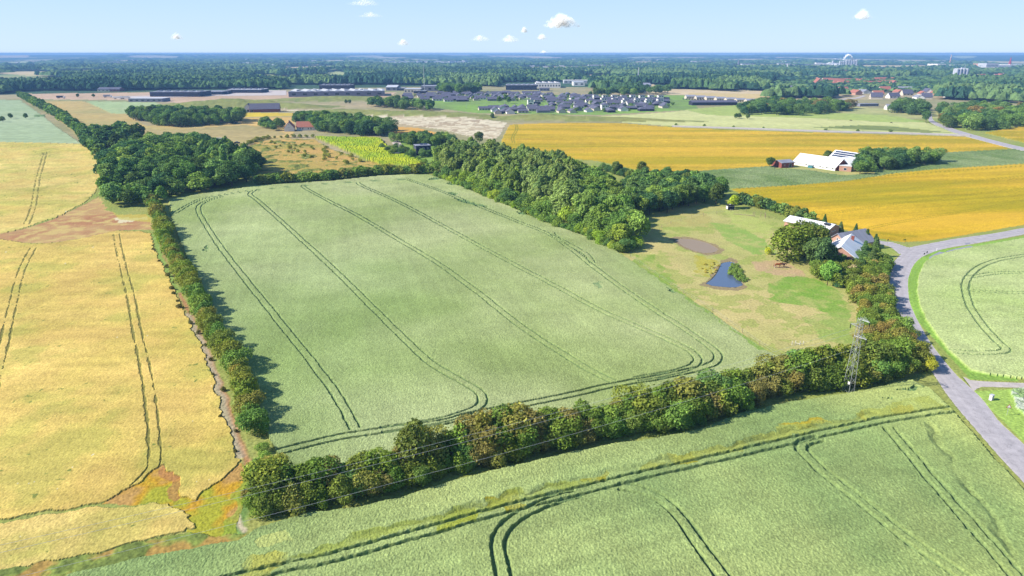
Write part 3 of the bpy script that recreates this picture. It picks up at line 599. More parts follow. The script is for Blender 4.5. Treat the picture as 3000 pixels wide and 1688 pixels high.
# ------------------------------------------------------------------ vegetation prototypes
def leaf_cloud(lobes, n, size, rng_, up=0.25, jit=0.6, squash=1.0, zmin=0.1, tuft=None):
    """n leaf clumps scattered over and under the surface of the lobes (cx,cy,cz,rx,ry,rz)"""
    L = np.array(lobes, float); area = (L[:, 3]*L[:, 4]*L[:, 5])**(2/3); pr = area/area.sum()
    k = rng_.choice(len(L), n, p=pr); d = rng_.normal(size=(n, 3)); d /= np.linalg.norm(d, axis=1)[:, None]
    d[:, 2] = np.where((d[:, 2] < -.2) & (rng_.random(n) < .6), -d[:, 2], d[:, 2])
    rad = np.clip(1-np.abs(rng_.normal(0, .16, n)), .45, 1)*(1+.12*rng_.normal(size=n))
    P = L[k, :3]+d*L[k, 3:6]*rad[:, None]
    ins = np.zeros(n, int)
    for q in L: ins += (((P-q[:3])/q[3:6])**2).sum(1) < .62
    keep = (ins == 0) | (rng_.random(n) < .16); P = P[keep]; d = d[keep]; k = k[keep]
    keep = P[:, 2] > zmin; P = P[keep]; d = d[keep]; m = len(P)
    N = d+jit*rng_.normal(size=(m, 3)); N[:, 2] += up; N /= np.linalg.norm(N, axis=1)[:, None]
    A = np.cross(N, rng_.normal(size=(m, 3))); A /= np.linalg.norm(A, axis=1)[:, None]
    if tuft is not None:
        Z = np.array([0, 0, 1.0]) + .35*rng_.normal(size=(m, 3)); A = Z - (Z*N).sum(1)[:, None]*N; A /= np.linalg.norm(A, axis=1)[:, None]+1e-6
    B = np.cross(N, A); s = size*(.6+.8*rng_.random(m))[:, None]; e = tuft if tuft else 1.0
    bend = N*s*.25
    V = np.stack([P-A*s*e, P+B*s*.62+bend, P+A*s*e, P-B*s*.62-bend*.5], 1).reshape(-1, 3)
    Fq = np.arange(m*4).reshape(-1, 4)
    return V, Fq
def stem_mesh(name, h, r, limbs, rng_):
    mb = MB(); mb.tube((0, 0, -.3), (0, 0, h*.45), r, r*.75, 7); mb.tube((0, 0, h*.45), (.1*h*.3, 0, h*.85), r*.75, r*.25, 6)
    for i in range(limbs):
        a = rng_.random()*6.28; z = h*(.3+.3*rng_.random()); l = h*.35
        mb.tube((0, 0, z), (math.cos(a)*l*.7, math.sin(a)*l*.7, z+l*.6), r*.4, r*.12, 5)
    return mb.mesh(name, M['bark'])
def crown_lobes(kind, rg):
    L = []
    if kind == 'broad':                     # height about 10
        for i in range(13):
            a = rg.random()*6.28; q = rg.random()**.5*2.9; z = 3.6+rg.random()*4.4; f = 1-.35*max(0, z-6)/2.5
            r = 1.2+rg.random()*1.1; L.append((math.cos(a)*q*f, math.sin(a)*q*f, z, r, r, r*.85))
        L.append((0, 0, 5.4, 2.9, 2.9, 3.2)); L.append((.3, -.2, 8.3, 1.6, 1.6, 1.5))
    elif kind == 'shrub':                   # height about 4.2
        for i in range(9):
            a = rg.random()*6.28; q = rg.random()**.5*1.5; z = .8+rg.random()*2.3
            r = .6+rg.random()*.65; L.append((math.cos(a)*q, math.sin(a)*q, z, r, r, r*.95))
        L.append((0, 0, 1.7, 1.5, 1.5, 1.7)); L.append((.2, .1, 3.1, .8, .8, .9))
    elif kind == 'poplar':                  # height about 13, upright shoots
        for i in range(20):
            a = rg.random()*6.28; q = rg.random()**.5*2.9; z = 2.2+rg.random()*8; f = 1-.4*max(0, z-6)/5
            r = .8+rg.random()*.7; L.append((math.cos(a)*q*f, math.sin(a)*q*f, z, r, r, r*1.6))
        L.append((0, 0, 5.6, 2.1, 2.1, 4.4)); L.append((0, 0, 10.6, .8, .8, 1.9))
    elif kind == 'conifer':                 # height about 8
        for i in range(11): z = .8+i*.66; r = 2.1*(1-i/12.0)+.15; L.append((0, 0, z, r, r, .5))
    return L
PROTO = {}
def make_proto(kind, name, i, n, size, h, r, **kw):
    rg = np.random.default_rng(hash_(kind)*10+i); V, Fq = leaf_cloud(crown_lobes(kind, rg), n, size, rg, **kw)
    PROTO.setdefault(kind, []).append((name, np_mesh('crown', V, Fq, M['leaf']), stem_mesh('trunk', h, r, 5, rg)))
def hash_(s): return sum(ord(c)*(i+3) for i, c in enumerate(s))
for i in range(5): make_proto('broad', 'broadleaf_tree', i, 6500, .34, 7, .22)
for i in range(6): make_proto('shrub', 'hedge_shrub', i, 5200, .135, 2.5, .09, zmin=.05)
for i in range(4): make_proto('poplar', 'poplar_tree', i, 7500, .26, 10, .2, tuft=1.7, jit=.5)
for i in range(2): make_proto('conifer', 'conifer_tree', i, 4200, .2, 6.5, .15, jit=.4, up=-.2)
NTREE = {}
WISH = []
def plant(kind, x, y, h, color, label, cat, group, name=None, wide=1.0, z=0.0, flat=1.0):
    WISH.append([kind, x, y, h, color, label, cat, group, name or dict(broad='broadleaf_tree', shrub='hedge_shrub', poplar='poplar_tree', conifer='conifer_tree')[kind], wide, z, flat])
def grow_all(limit=290):
    byname = {}
    for q in WISH: byname.setdefault(q[8], []).append(q)
    rest = []
    for nm, L in byname.items():
        L.sort(key=lambda q: -(1e3 if q[7] is None else 0)-q[3]/math.hypot(q[1], q[2]))
        for q in L[:limit]: grow(q)
        rest += L[limit:]; print(nm, len(L))
    for kind, nm, lab in (('shrub', 'distant_shrubs', 'mass of olive shrubs deep inside the belts and hedges'), ('broad', 'distant_trees', 'mass of dark green trees of the far copses and wood interiors')):
        S = [q for q in rest if (q[8] == 'hedge_shrub') == (kind == 'shrub')]
        if not S: continue
        Vs = []; Fs = []; Cs = []; n0 = 0; rg = np.random.default_rng(4)
        T = [leaf_cloud(crown_lobes(kind, np.random.default_rng(50+i)), 1500 if kind == 'broad' else 1300, .7 if kind == 'broad' else .28, rg) for i in range(4)]
        for q in S:
            V, Fq = T[rg.integers(4)]; sc_ = q[3]/(9.6 if kind == 'broad' else 4.1); a = rg.random()*6.28; c, s_ = math.cos(a), math.sin(a)
            W = V@np.array([[c, s_, 0], [-s_, c, 0], [0, 0, 1]])*[sc_*q[9], sc_*q[9], sc_]+[q[1], q[2], q[10]]
            Vs.append(W); Fs.append(Fq+n0); n0 += len(V); Cs.append(np.tile(np.array(q[4])*rg.uniform(.86, 1.14), (len(V), 1)))
        me = np_mesh(nm, np.concatenate(Vs), np.concatenate(Fs), M['leafmass'], col=np.concatenate(Cs))
        tag(link(bpy.data.objects.new(nm, me)), lab, 'trees' if kind == 'broad' else 'shrubs', kind='stuff')
def grow(q):
    kind, x, y, h, color, label, cat, group, name, wide, z, flat = q
    base_h = dict(broad=9.6, shrub=4.1, poplar=12.4, conifer=8.2)[kind]
    nm, cm, tm = random.choice(PROTO[kind]); s = h/base_h
    o = bpy.data.objects.new(name, None); o.location = (x, y, z); o.rotation_euler = (0, 0, random.random()*6.28)
    o.scale = (s*wide, s*wide*flat, s); link(o); tag(o, label, cat, group)
    c = bpy.data.objects.new('crown', cm); link(c, o); v = .86+random.random()*.28; hshift = random.uniform(-.06, .06)
    c.color = (color[0]*v*(1+hshift), color[1]*v, color[2]*v*(1-hshift), 1)
    t = bpy.data.objects.new('stem' if kind == 'shrub' else 'trunk', tm); link(t, o)
    return o
def scatter(P, spacing, seed=0, jitter=.35):
    rg = np.random.default_rng(seed); P = np.asarray(P); x0, y0 = P.min(0); x1, y1 = P.max(0)
    g = [(x0+spacing*(i+.5*(j % 2))+rg.uniform(-1, 1)*spacing*jitter, y0+spacing*.87*j+rg.uniform(-1, 1)*spacing*jitter)
         for j in range(int((y1-y0)/spacing/.87)+2) for i in range(int((x1-x0)/spacing)+2)]
    g = np.array(g); return g[inpoly(g[:, 0], g[:, 1], P)]
def along(P, spacing):
    L = catmull(P, .5); s = np.r_[0, np.cumsum(np.linalg.norm(np.diff(L, axis=0), axis=1))]
    t = np.arange(0, s[-1], spacing); return np.stack([np.interp(t, s, L[:, 0]), np.interp(t, s, L[:, 1])], 1)
U = random.uniform
def leafc(r, g, b):
    c = C3(r, g, b, 1.25); return (c[0]*1.08, c[1], c[2]*.8)
OLIVE = [leafc(112,122,58), leafc(104,118,60), leafc(122,122,66), leafc(106,126,58), leafc(124,116,72), leafc(94,114,54), leafc(100,128,62)]
HEDGE = [(c[0]*.84, c[1]*.93, c[2]*.9) for c in OLIVE]
GREENS = [leafc(92,124,66), leafc(104,132,66), leafc(84,116,70), leafc(112,138,70), leafc(96,120,62)]
DEEP = [leafc(104,132,78), leafc(90,122,62), leafc(70,102,68), leafc(78,108,66), leafc(62,94,66), leafc(86,116,72), leafc(74,98,58)]

# hedge between the central field and the front field
g = 'shrubs of the long front hedge'; lab = 'bushy olive brown shrub in the long front hedge below the central wheat field'
H1 = D(652,1262, 672,1285, 720,1272, 800,1256, 900,1240, 1000,1218, 1100,1185, 1200,1160, 1330,1130, 1440,1105, 1540,1088, 1650,1072, 1760,1048, 1850,1015, 1950,985, 2050,968, 2130,958, 2200,945, 2280,925)
for k, off in enumerate((-1.2, 1.9)):
    for i, (x, y) in enumerate(along(offset(H1, off), 2.15)):
        t = i/65; h = (4.3 if k == 0 else 6.0)+.8*math.sin(i*.37+k)+U(-.6, .9)+(.6 if t > .6 else 0)-(1.1 if i < 7 else 0)
        plant('shrub', x+U(-.4, .4), y+U(-.4, .4), h, random.choice(HEDGE if random.random() < .86 else GREENS[:3]), lab, 'shrub', g, wide=U(1.0, 1.25))
for (u, v, h, c, l, w_) in [(1045,1185, 9.6, leafc(92,108,60), 'round dark tree standing taller than the rest of the front hedge', 1.0), (1212,1150, 8.0, leafc(112,116,60), 'pointed olive tree right of the tall round tree in the front hedge', .8),
        (690,1225, 4.2, leafc(116,134,46), 'yellow green bush at the left end of the front hedge', 1.1), (1440,1118, 4.0, leafc(134,138,58), 'bright yellow green bush in the middle of the front hedge', .9),
        (1060,1222, 3.6, leafc(104,132,72), 'light green bush at the foot of the front hedge below the tall round tree', .9), (1745,1068, 3.8, leafc(86,120,66), 'fresh green bush at the foot of the right half of the front hedge', 1.0),
        (1900,1012, 3.4, leafc(150,128,62), 'orange yellow bush at the foot of the front hedge left of the pylon', .9), (2330,935, 3.6, leafc(146,150,56), 'yellow green bush at the right end of the front hedge by the road', 1.0), (2250,948, 4.2, leafc(92,122,60), 'rounded fresh green bush between the pylon and the road', 1.1)]:
    x, y = G(u, v); plant('shrub', x, y, h, c, l, 'tree' if h > 5 else 'shrub', None, name='hedgerow_tree' if h > 5 else 'bush', wide=w_*(.82 if h > 5 else 1))
for (u, v, h, l) in [(668,1222, 4.6, 'rounded bush at the corner where the left hedge meets the front hedge'), (655,1255, 4.0, 'brownish bush at the very left end of the front hedge'), (664,1180, 2.6, 'low green bush just above the hedge corner'), (662,1140, 2.0, 'lowest green bush in the gap between the two hedges'), (700,1205, 3.8, 'green bush inside the hedge corner beside the wheat')]:
    x, y = G(u, v); plant('shrub', x, y, h, random.choice(GREENS+OLIVE), l, 'shrub', None, name='bush', wide=1.25)
# left hedge
g = 'shrubs of the left hedge'; lab = 'olive shrub in the single row hedge between the straw field and the central wheat field'
H2 = D(388,520, 400,560, 418,610, 438,655, 458,690, 478,730, 500,765, 520,812, 545,858, 575,905, 600,955, 618,1005, 632,1055, 642,1090)
for i, (x, y) in enumerate(along(H2, 3.1)):
    plant('shrub', x+U(-.35, .35), y, 5.0+U(-.8, 1.0)+(.5 if i < 9 else 0), random.choice(OLIVE[:4]+GREENS[:2]), lab, 'shrub', g, wide=U(.95, 1.15))
for (x, y) in along(D(388,620, 400,650, 440,740, 470,790, 500,850, 540,950, 560,1010, 590,1100, 610,1150), 4.5):
    if random.random() < .55: plant('shrub', x+U(-.7, .5), y+U(-1.5, 1.5), U(.6, 1.4), leafc(96,98,62), 'low dark scrub clump on the crop edge beside the soil path', 'shrub', 'low scrub along the straw field edge', name='scrub_clump', wide=1.3)
# hedge and shrubbery by the road
g = 'roadside shrubs'; lab = 'dense olive green shrub in the broad belt between the pasture and the road bend'
P3 = D(2040,690, 2085,712, 2130,735, 2158,775, 2172,820, 2170,870, 2150,925, 2240,945, 2330,925, 2300,880, 2262,830, 2235,790, 2224,740, 2222,700, 2228,665, 2190,640, 2130,650, 2090,665)
for x, y in scatter(P3, 2.9, 3):
    t = (y < 190); plant('shrub', x, y, U(3.2, 4.8), random.choice(OLIVE if y < 205 or random.random() < .4 else GREENS+DEEP), lab, 'shrub', g, wide=U(1, 1.2))
g = 'shrubs of the pasture top hedge'; lab = 'rounded dark green shrub in the hedge between the pasture and the golden field'
for x, y in along(D(1862,512, 1900,520, 1950,534, 2000,548, 2050,560), 3.6): plant('shrub', x, y, U(4.2, 5.6), random.choice(DEEP+OLIVE[:2]), lab, 'shrub', g, wide=1.15)
g = 'shrubs of the back hedge'; lab = 'green shrub in the back hedge along the far edge of the central wheat field'
for k in (0, 1):
    for x, y in along(offset(D(655,462, 720,456, 830,450, 900,442, 960,436, 1040,434, 1078,434), -2.0-2.2*k), 4.2): plant('shrub', x+U(-.6, .6), y+U(-.6, .6), U(4.2, 6.0), random.choice(GREENS+OLIVE[:3]), lab, 'shrub', g, wide=1.25)
# central wood: upright poplars, lower broadleaf edge
P1 = D(1095,438, 1170,468, 1290,518, 1400,566, 1470,590, 1520,612, 1560,625, 1600,612, 1612,590, 1600,560, 1575,520, 1520,480, 1440,448, 1340,424, 1240,408, 1165,402, 1130,408)
for x, y in scatter(P1, 5.6, 5):
    edge = polydist(np.array([x]), np.array([y]), D(1095,438, 1170,468, 1290,518, 1400,566, 1470,590, 1520,612, 1560,625), 200)[0]
    far_ = polydist(np.array([x]), np.array([y]), D(1612,590, 1600,560, 1575,520), 200)[0]
    if edge < 5.5: plant('shrub', x, y, U(5.5, 8), random.choice(GREENS+[leafc(122,150,64)]), 'low rounded green tree along the field side of the central wood', 'tree', 'edge trees of the central wood', name='edge_tree', wide=1.15)
    elif x > 30 or far_ < 12: plant('broad', x, y, U(8.5, 11.5), random.choice(GREENS+DEEP[:2]), 'large rounded green tree at the right tip of the central wood', 'tree', 'large trees at the tip of the central wood')
    else: plant('poplar', x, y, U(9.5, 15.5), random.choice([leafc(112,134,80), leafc(120,140,86), leafc(100,124,78), leafc(108,132,70)]), 'tall grey green poplar with upright shoots inside the central wood', 'tree', 'poplars of the central wood', wide=U(.95, 1.5))
P2 = D(1590,545, 1570,480, 1600,462, 1660,466, 1740,470, 1815,492, 1765,514, 1700,532, 1640,548)
for x, y in scatter(P2, 6.0, 6): plant('broad', x, y, U(7.5, 10), random.choice(DEEP+GREENS), 'dark green tree in the small grove above the pasture', 'tree', 'trees of the pasture grove')
for (u, v, h, c, l) in [(1612,448, 9, leafc(100,112,58), 'dark round tree alone on the golden field edge behind the central wood'), (1550,440, 7.5, leafc(84,104,60), 'dark bushy tree left of the round tree on the golden field edge'), (1585,452, 5.5, leafc(92,112,60), 'small green tree between two dark trees on the golden field edge'),
        (1725,480, 9, leafc(84,102,54), 'broad dark tree at the back of the pasture grove'), (1800,515, 9.5, leafc(74,94,54), 'large dark domed tree standing left of the horse shelter'), (1843,525, 6, leafc(160,180,60), 'lime green tree just above the horse shelter'), (1205,362, 9, leafc(92,110,70), 'lone dark tree at the edge of the tufted fallow field'),
        (1180,378, 5, leafc(84,104,60), 'small dark tree left of the lone tree by the fallow field')]:
    x, y = G(u, v); plant('broad', x, y, h, c, l, 'tree', None)
for x, y in along(D(1095,444, 1170,474, 1290,524, 1400,571, 1470,595, 1520,618, 1560,636, 1600,622), 2.6): plant('shrub', x+U(-.5, .5), y+U(-.3, 1.2), U(2.2, 4.6), random.choice(GREENS+[leafc(136,156,66), leafc(120,150,60)]), 'low green bush on the field side margin of the central wood', 'bush', 'margin bushes of the central wood', name='margin_bush', wide=1.25)
for x, y in along(D(1518,428, 1555,440, 1600,452, 1640,464, 1680,474), 3.4): plant('shrub', x+U(-.8, .8), y+U(-1, 1), U(3.2, 6), random.choice(DEEP+OLIVE[:3]), 'dark bush in the low hedge along the golden field behind the central wood', 'bush', 'low hedge behind the central wood', name='field_edge_bush', wide=1.2)
# left wood
P4 = D(285,525, 262,480, 256,440, 290,405, 350,385, 450,378, 560,385, 615,400, 655,440, 640,458, 560,478, 500,488, 440,498, 400,522, 340,528)
for x, y in scatter(P4, 7.6, 8):
    kind = 'poplar' if (abs(x+175) < 18 and y > 380) else 'broad'
    plant(kind, x, y, U(8, 14) if y > 345 else U(5.5, 9.5), random.choice(DEEP+GREENS[:3]+[leafc(120,146,80), leafc(104,136,84)]), 'dark green tree in the left wood beside the straw field', 'tree', 'trees of the left wood', wide=U(.9, 1.4))
P4b = D(215,372, 235,352, 300,342, 350,350, 350,368, 300,378)
for x, y in scatter(P4b, 9, 9): plant('broad', x, y, U(10, 13), random.choice(DEEP), 'very dark tree in the small copse behind the left wood', 'tree', 'trees of the dark copse', wide=1.1)
for x, y in along(D(52,247, 100,272, 140,295, 180,322, 215,350, 240,385, 258,400), 9.0): plant('broad', x+U(-1.5, 1.5), y, U(8.5, 11.5), random.choice(DEEP+GREENS[:2]), 'dark green tree in the long tree row running away at the left', 'tree', 'trees of the long row', wide=1.2)
# copses of the middle distance
for nm, P, sp, hh, seed in [('beige field copse', D(322,300, 420,322, 500,318, 600,312, 612,303, 560,298, 450,294, 380,292), 9.5, (9, 14), 11), ('farm copse', D(780,332, 960,346, 990,338, 960,322, 880,312, 760,306, 745,314, 770,322), 8.5, (8, 13), 12),
        ('white barn copse', D(2158,440, 2250,427, 2362,414, 2345,404, 2220,404, 2180,408, 2160,425), 6.2, (6, 10.5), 13), ('dark house copse', D(985,358, 1040,345, 1110,352, 1150,366, 1120,372, 1020,366), 8, (5, 8.5), 14),
        ('meadow copse', D(925,268, 1000,276, 1090,280, 1100,275, 1000,262, 940,262), 12, (8, 12), 15), ('red farm thicket', D(652,322, 690,330, 712,328, 705,318, 660,314), 8, (6, 9), 16)]:
    for x, y in scatter(P, sp, seed): plant(random.choice(('broad', 'shrub')), x, y, U(*hh), random.choice(DEEP+GREENS[:2]), 'dark green tree in the '+nm+{'beige field copse': ' beyond the left wood', 'farm copse': ' right of the red roofed farmhouse', 'white barn copse': ' right of the long white roofed barn', 'dark house copse': ' behind the dark box house', 'meadow copse': ' before the bungalow estate', 'red farm thicket': ' left of the red roofed farmhouse'}[nm], 'tree', 'trees of the '+nm, name='copse_tree', wide=1.15)
g = 'trees of the far village belt'
for seed, P in [(21, D(1862,288, 2000,292, 2100,284, 2160,275, 2100,270, 1960,268, 1880,270)), (22, D(2240,285, 2335,297, 2330,275, 2250,268)), (23, D(2358,318, 2440,330, 2575,322, 2700,316, 2700,280, 2575,285, 2450,278, 2365,282))]:
    for x, y in scatter(P, 14, seed): plant(random.choice(('broad', 'shrub', 'shrub')), x, y, U(9, 14), random.choice(DEEP+GREENS[:3]+[leafc(120,110,70)]), 'dark green tree in the wooded belt below the distant village', 'tree', g, name='belt_tree', wide=1.3)
# around the farmhouse
for (k, u, v, h, c, l, w_) in [('shrub', 1976,658, 13.0, leafc(100,120,52), 'huge spreading olive tree over the horses left of the farmhouse', 1.2), ('shrub', 2022,648, 12.0, leafc(96,112,56), 'big dark tree right behind the huge olive tree', .95), ('broad', 2066,680, 10.5, leafc(74,100,66), 'dark layered tree in front of the pink farmhouse gable', .8),
        ('broad', 2080,718, 7.5, leafc(104,144,74), 'fresh light green tree below the farmhouse', .8), ('conifer', 2108,722, 5.5, leafc(60,94,66), 'small dark conifer right of the light green tree', 1), ('shrub', 2132,680, 4.5, leafc(84,66,80), 'purple leaved bush against the farmhouse roof', 1.2),
        ('shrub', 2142,700, 4.6, leafc(150,140,112), 'grey leafless looking bush below the purple bush', 1.2), ('conifer', 2170,655, 7, leafc(74,102,66), 'dark conifer at the right side of the farmhouse', 1.1), ('conifer', 2198,648, 7.5, leafc(80,106,66), 'tall conifer nearest the junction', 1.1), ('conifer', 2190,675, 7, leafc(86,108,68), 'broad conifer behind the roadside shrubs', 1.2),
        ('conifer', 2175,622, 7, leafc(70,100,64), 'slim conifer beside the side road', .9), ('conifer', 2198,625, 5.5, leafc(70,100,64), 'short conifer at the corner of the side road', 1), ('conifer', 2072,565, 4.5, leafc(66,102,60), 'small conifer behind the long white roofed outbuilding', 1), ('conifer', 2112,585, 4.5, leafc(96,118,80), 'grey green conifer behind the farmhouse yard', 1.2), ('conifer', 2150,590, 4.5, leafc(70,100,70), 'dark little conifer at the golden field edge by the farmhouse', 1),
        ('shrub', 1930,640, 2.6, leafc(180,190,60), 'yellow green bush at the left foot of the huge olive tree', 1.1), ('broad', 1935,421, 6, leafc(78,102,58), 'dark round tree left of the small brick shed', 1), ('broad', 2080,398, 5, leafc(78,102,58), 'small tree inside the white barn courtyard', 1.3), ('broad', 2100,399, 5, leafc(78,102,58), 'second small tree right of the courtyard tree', 1.2),
        ('broad', 2052,642, 10, leafc(80,104,60), 'dark tree filling the gap between the huge tree and the outbuilding', 1.0), ('broad', 2048,672, 9.5, leafc(84,108,66), 'leafy tree between the huge olive tree and the layered tree', 1.0), ('shrub', 2096,700, 5.5, leafc(96,120,62), 'rounded bush hiding the lower corner of the farmhouse', 1.2), ('shrub', 2060,700, 4.5, leafc(112,132,64), 'olive bush at the pasture edge below the layered tree', 1.3), ('shrub', 2160,690, 5.5, leafc(82,108,62), 'dark bush hiding the right corner of the farmhouse', 1.2), ('shrub', 2045,600, 6, leafc(74,100,58), 'dark bush before the left end of the long outbuilding', 1.2),
        ('broad', 2328,308, 11, leafc(74,104,64), 'dark conical tree left of the country road', .9), ('broad', 1560,622, 8.5, leafc(120,138,60), 'yellowish green domed tree at the very tip of the central wood', 1.1), ('broad', 1575,600, 9, leafc(112,132,60), 'tall yellowish tree just behind the tip of the central wood', 1.1)]:
    x, y = G(u, v); plant(k, x, y, h, c, l, 'bush' if k == 'shrub' and h < 9 else 'tree', None, name={'shrub': 'garden_bush' if h < 9 else 'broadleaf_tree'}.get(k), wide=w_)
for (u, v) in [(28,300), (66,300), (8,308), (90,258), (236,246), (196,246), (1850,300), (1858,299), (1880,301), (1238,300), (870,262), (880,262)]:
    x, y = G(u, v); plant('broad', x, y, 6, leafc(80,104,60), 'small isolated tree on the distant meadows', 'tree', 'isolated meadow trees', name='meadow_tree')
g = 'bushes on the dry meadow'
for x, y in scatter(D(680,360, 780,360, 850,385, 930,405, 900,420, 760,395, 650,375), 11, 31): plant('shrub', x, y, U(1.6, 3.2), leafc(130,140,70), 'small grey green bush scattered on the dry scrubby meadow', 'bush', g, name='meadow_bush', wide=1.3)
for x, y in along(D(610,372, 660,352, 720,347, 790,346), 5): plant('shrub', x, y, U(2, 3.6), leafc(120,130,64), 'low bush in the hedge behind the dry scrubby meadow', 'bush', 'low hedge bushes behind the dry meadow', name='low_hedge_bush', wide=1.4)
g = 'bushes along the farm lane'
for x, y in along(D(1700,316, 1900,322.5, 2100,329.5, 2300,334.5), 26):
    if random.random() < .75: plant('shrub', x, y, U(1.6, 3), leafc(96,120,64), 'small bush beside the pale farm lane', 'bush', g, name='lane_bush', wide=1.5)
g = 'garden bushes of the dark house'
for x, y in scatter(D(960,375, 1000,372, 1040,382, 1110,380, 1130,392, 1080,400, 990,396), 6.5, 33): plant('shrub', x, y, U(3, 5), random.choice(GREENS+DEEP), 'rounded bush in the garden of the dark box house', 'bush', g, name='house_bush', wide=1.3)
for x, y in along(D(985,398, 1030,402, 1070,412), 5): plant('shrub', x, y, U(2, 3.5), leafc(110,140,70), 'low bush below the lime green plantation', 'bush', 'bushes below the plantation', name='plantation_bush', wide=1.3)
for x, y in scatter(D(1832,690, 1838,664, 1850,662, 1870,690, 1882,706, 1868,712, 1852,706, 1842,694), 1.1, 34): plant('shrub', x, y, U(.6, 1.2), leafc(112,140,76), 'clump of green reeds in the curve of the blue pond', 'reeds', 'reed clumps by the blue pond', name='reed_clump', wide=1.2)
for x, y in scatter(D(1762,665, 1795,660, 1812,672, 1795,690, 1765,690), 2.4, 35): plant('shrub', x, y, U(.35, .65), leafc(160,156,84), 'low yellowish grass tussock left of the blue pond', 'tussock', 'tussocks by the blue pond', name='grass_tussock', wide=2.0)


# ------------------------------------------------------------------ buildings
def roof_mb(L, W, he, hr, ov=.4, th=.22, hip=0.0):
    mb = MB(); a, b = L/2+ov, W/2+ov; dz = ov*(hr-he)/(W/2); e = he-dz; h = a-hip*(W/2+ov) if hip else a
    top = [(-a,-b,e+th),(a,-b,e+th),(a,b,e+th),(-a,b,e+th),(-h,0,hr+th),(h,0,hr+th)]
    bot = [(x,y,z-th) for x, y, z in top]
    return mb.add(top+bot, [(0,1,5,4),(2,3,4,5),(1,2,5),(3,0,4),(6,10,11,7),(8,11,10,9),(0,6,7,1),(2,8,9,3),(1,7,8,2),(3,9,6,0)] if hip else
                  [(0,1,5,4),(2,3,4,5),(6,10,11,7),(8,11,10,9),(0,6,7,1),(2,8,9,3),(1,7,11,5),(5,11,8,2),(0,4,10,6),(4,3,9,10)])
def wall_mb(L, W, he, hr, hip=False):
    mb = MB(); a, b = L/2, W/2
    if hip or hr is None: return mb.box(-a,-b,-.3,a,b,he)
    return mb.add([(-a,-b,-.3),(a,-b,-.3),(a,b,-.3),(-a,b,-.3),(-a,-b,he),(a,-b,he),(a,b,he),(-a,b,he),(-a,0,hr),(a,0,hr)],
                  [(0,3,2,1),(0,1,5,4),(2,3,7,6),(1,2,6,9,5),(3,0,4,8,7),(4,5,9,8),(6,7,8,9)])
def window(root, side, p, z, w_, h, L, W, name='window', fm='frame', pm='glass', far=False):
    mb = MB(); g = MB(); d = .06; fr = min(.1, w_*.12)
    def q(m, x0, z0, x1, z1, d0, d1):
        if side == 'f': m.box(x0, -W/2-d1, z0, x1, -W/2-d0, z1)
        elif side == 'b': m.box(x0, W/2+d0, z0, x1, W/2+d1, z1)
        elif side == 'l': m.box(-L/2-d1, x0, z0, -L/2-d0, x1, z1)
        else: m.box(L/2+d0, x0, z0, L/2+d1, x1, z1)
    x0, x1, z0, z1 = p-w_/2, p+w_/2, z-h/2, z+h/2
    if far: q(mb, x0, z0, x1, z1, -.02, d); return mb.build(name, M[pm], root)
    q(mb, x0, z0, x0+fr, z1, -.02, d); q(mb, x1-fr, z0, x1, z1, -.02, d); q(mb, x0+fr, z0, x1-fr, z0+fr, -.02, d); q(mb, x0+fr, z1-fr, x1-fr, z1, -.02, d)
    f = mb.build(name, M[fm], root); q(g, x0+fr, z0+fr, x1-fr, z1-fr, -.02, .025); g.build('pane', M[pm], f); return f
def building(name, label, cat, x, y, rot, L, W, he, hr, wm, rm, wins=(), group=None, hip=0.0, far=False, chimney=None, ov=.4, base=0.0):
    r = empty(name, (x, y, base), R(rot), label, cat, group)
    wall_mb(L, W, he, hr, bool(hip)).build('wall', M[wm], r)
    if hr is None:
        m = MB(); m.box(-L/2-.15, -W/2-.15, he, L/2+.15, W/2+.15, he+.3); rf = m.build('roof', M[rm], r)
    else: rf = roof_mb(L, W, he, hr, ov, hip=hip).build('roof', M[rm], r)
    for w_ in wins:
        window(r, *w_[:5], L, W, name=w_[5] if len(w_) > 5 else 'window', far=far)
    if chimney is not None:
        m = MB(); cx, cy, cz = chimney; m.box(cx-.45, cy-.45, cz-1.5, cx+.45, cy+.45, cz+.9); m.box(cx-.5, cy-.5, cz+.9, cx+.5, cy+.5, cz+1.05); m.build('chimney', M['redbrick'] if wm != 'white' else M['cream'], rf)
    return r
# farmhouse beside the pasture
fh = building('farmhouse', 'farmhouse with white sheet roofs, pinkish brick gable and chimney behind the spreading tree', 'farmhouse', 110.6, 218.5, 56, 19, 11, 2.8, 6.4, 'pinkbrick', 'whiteroof',
    [('f', -7, 1.5, 1.4, 1.2), ('f', -2, 1.5, 1.8, 1.2), ('f', 4, 1.5, 1.4, 1.2), ('l', -2.2, 1.5, 1.4, 1.3), ('l', 2.2, 1.5, 1.4, 1.3), ('r', 0, 1.5, 1.5, 1.3)], chimney=(4.5, -1.2, 6.0))
wg = wall_mb(14, 8.4, 3.0, 6.2).build('side_wing', M['pinkbrick'], fh); wg.matrix_local = Matrix.Translation((13.5, 14, 0)) if False else Matrix.Identity(4)
def place_child(o, x, y, rot):                 # world plan position of a child of the farmhouse
    loc = Matrix.Translation(fh.location) @ Matrix.Rotation(fh.rotation_euler[2], 4, 'Z')
    o.matrix_local = loc.inverted() @ Matrix.Translation((x, y, 0)) @ Matrix.Rotation(R(rot), 4, 'Z')
place_child(wg, 118.4, 231.4, 28)
wr = roof_mb(14, 8.4, 3.0, 6.2, .5).build('wing_roof', M['greyroof'], wg)
for (s_, p, z, a, b) in (('l', -1.8, 1.6, 1.5, 1.5), ('l', 1.8, 1.6, 1.2, 1.2), ('l', 0, 4.3, .8, .8), ('f', -2, 1.6, 1.4, 1.2), ('f', 3, 1.6, 1.4, 1.2)): window(wg, s_, p, z, a, b, 14, 8.4)
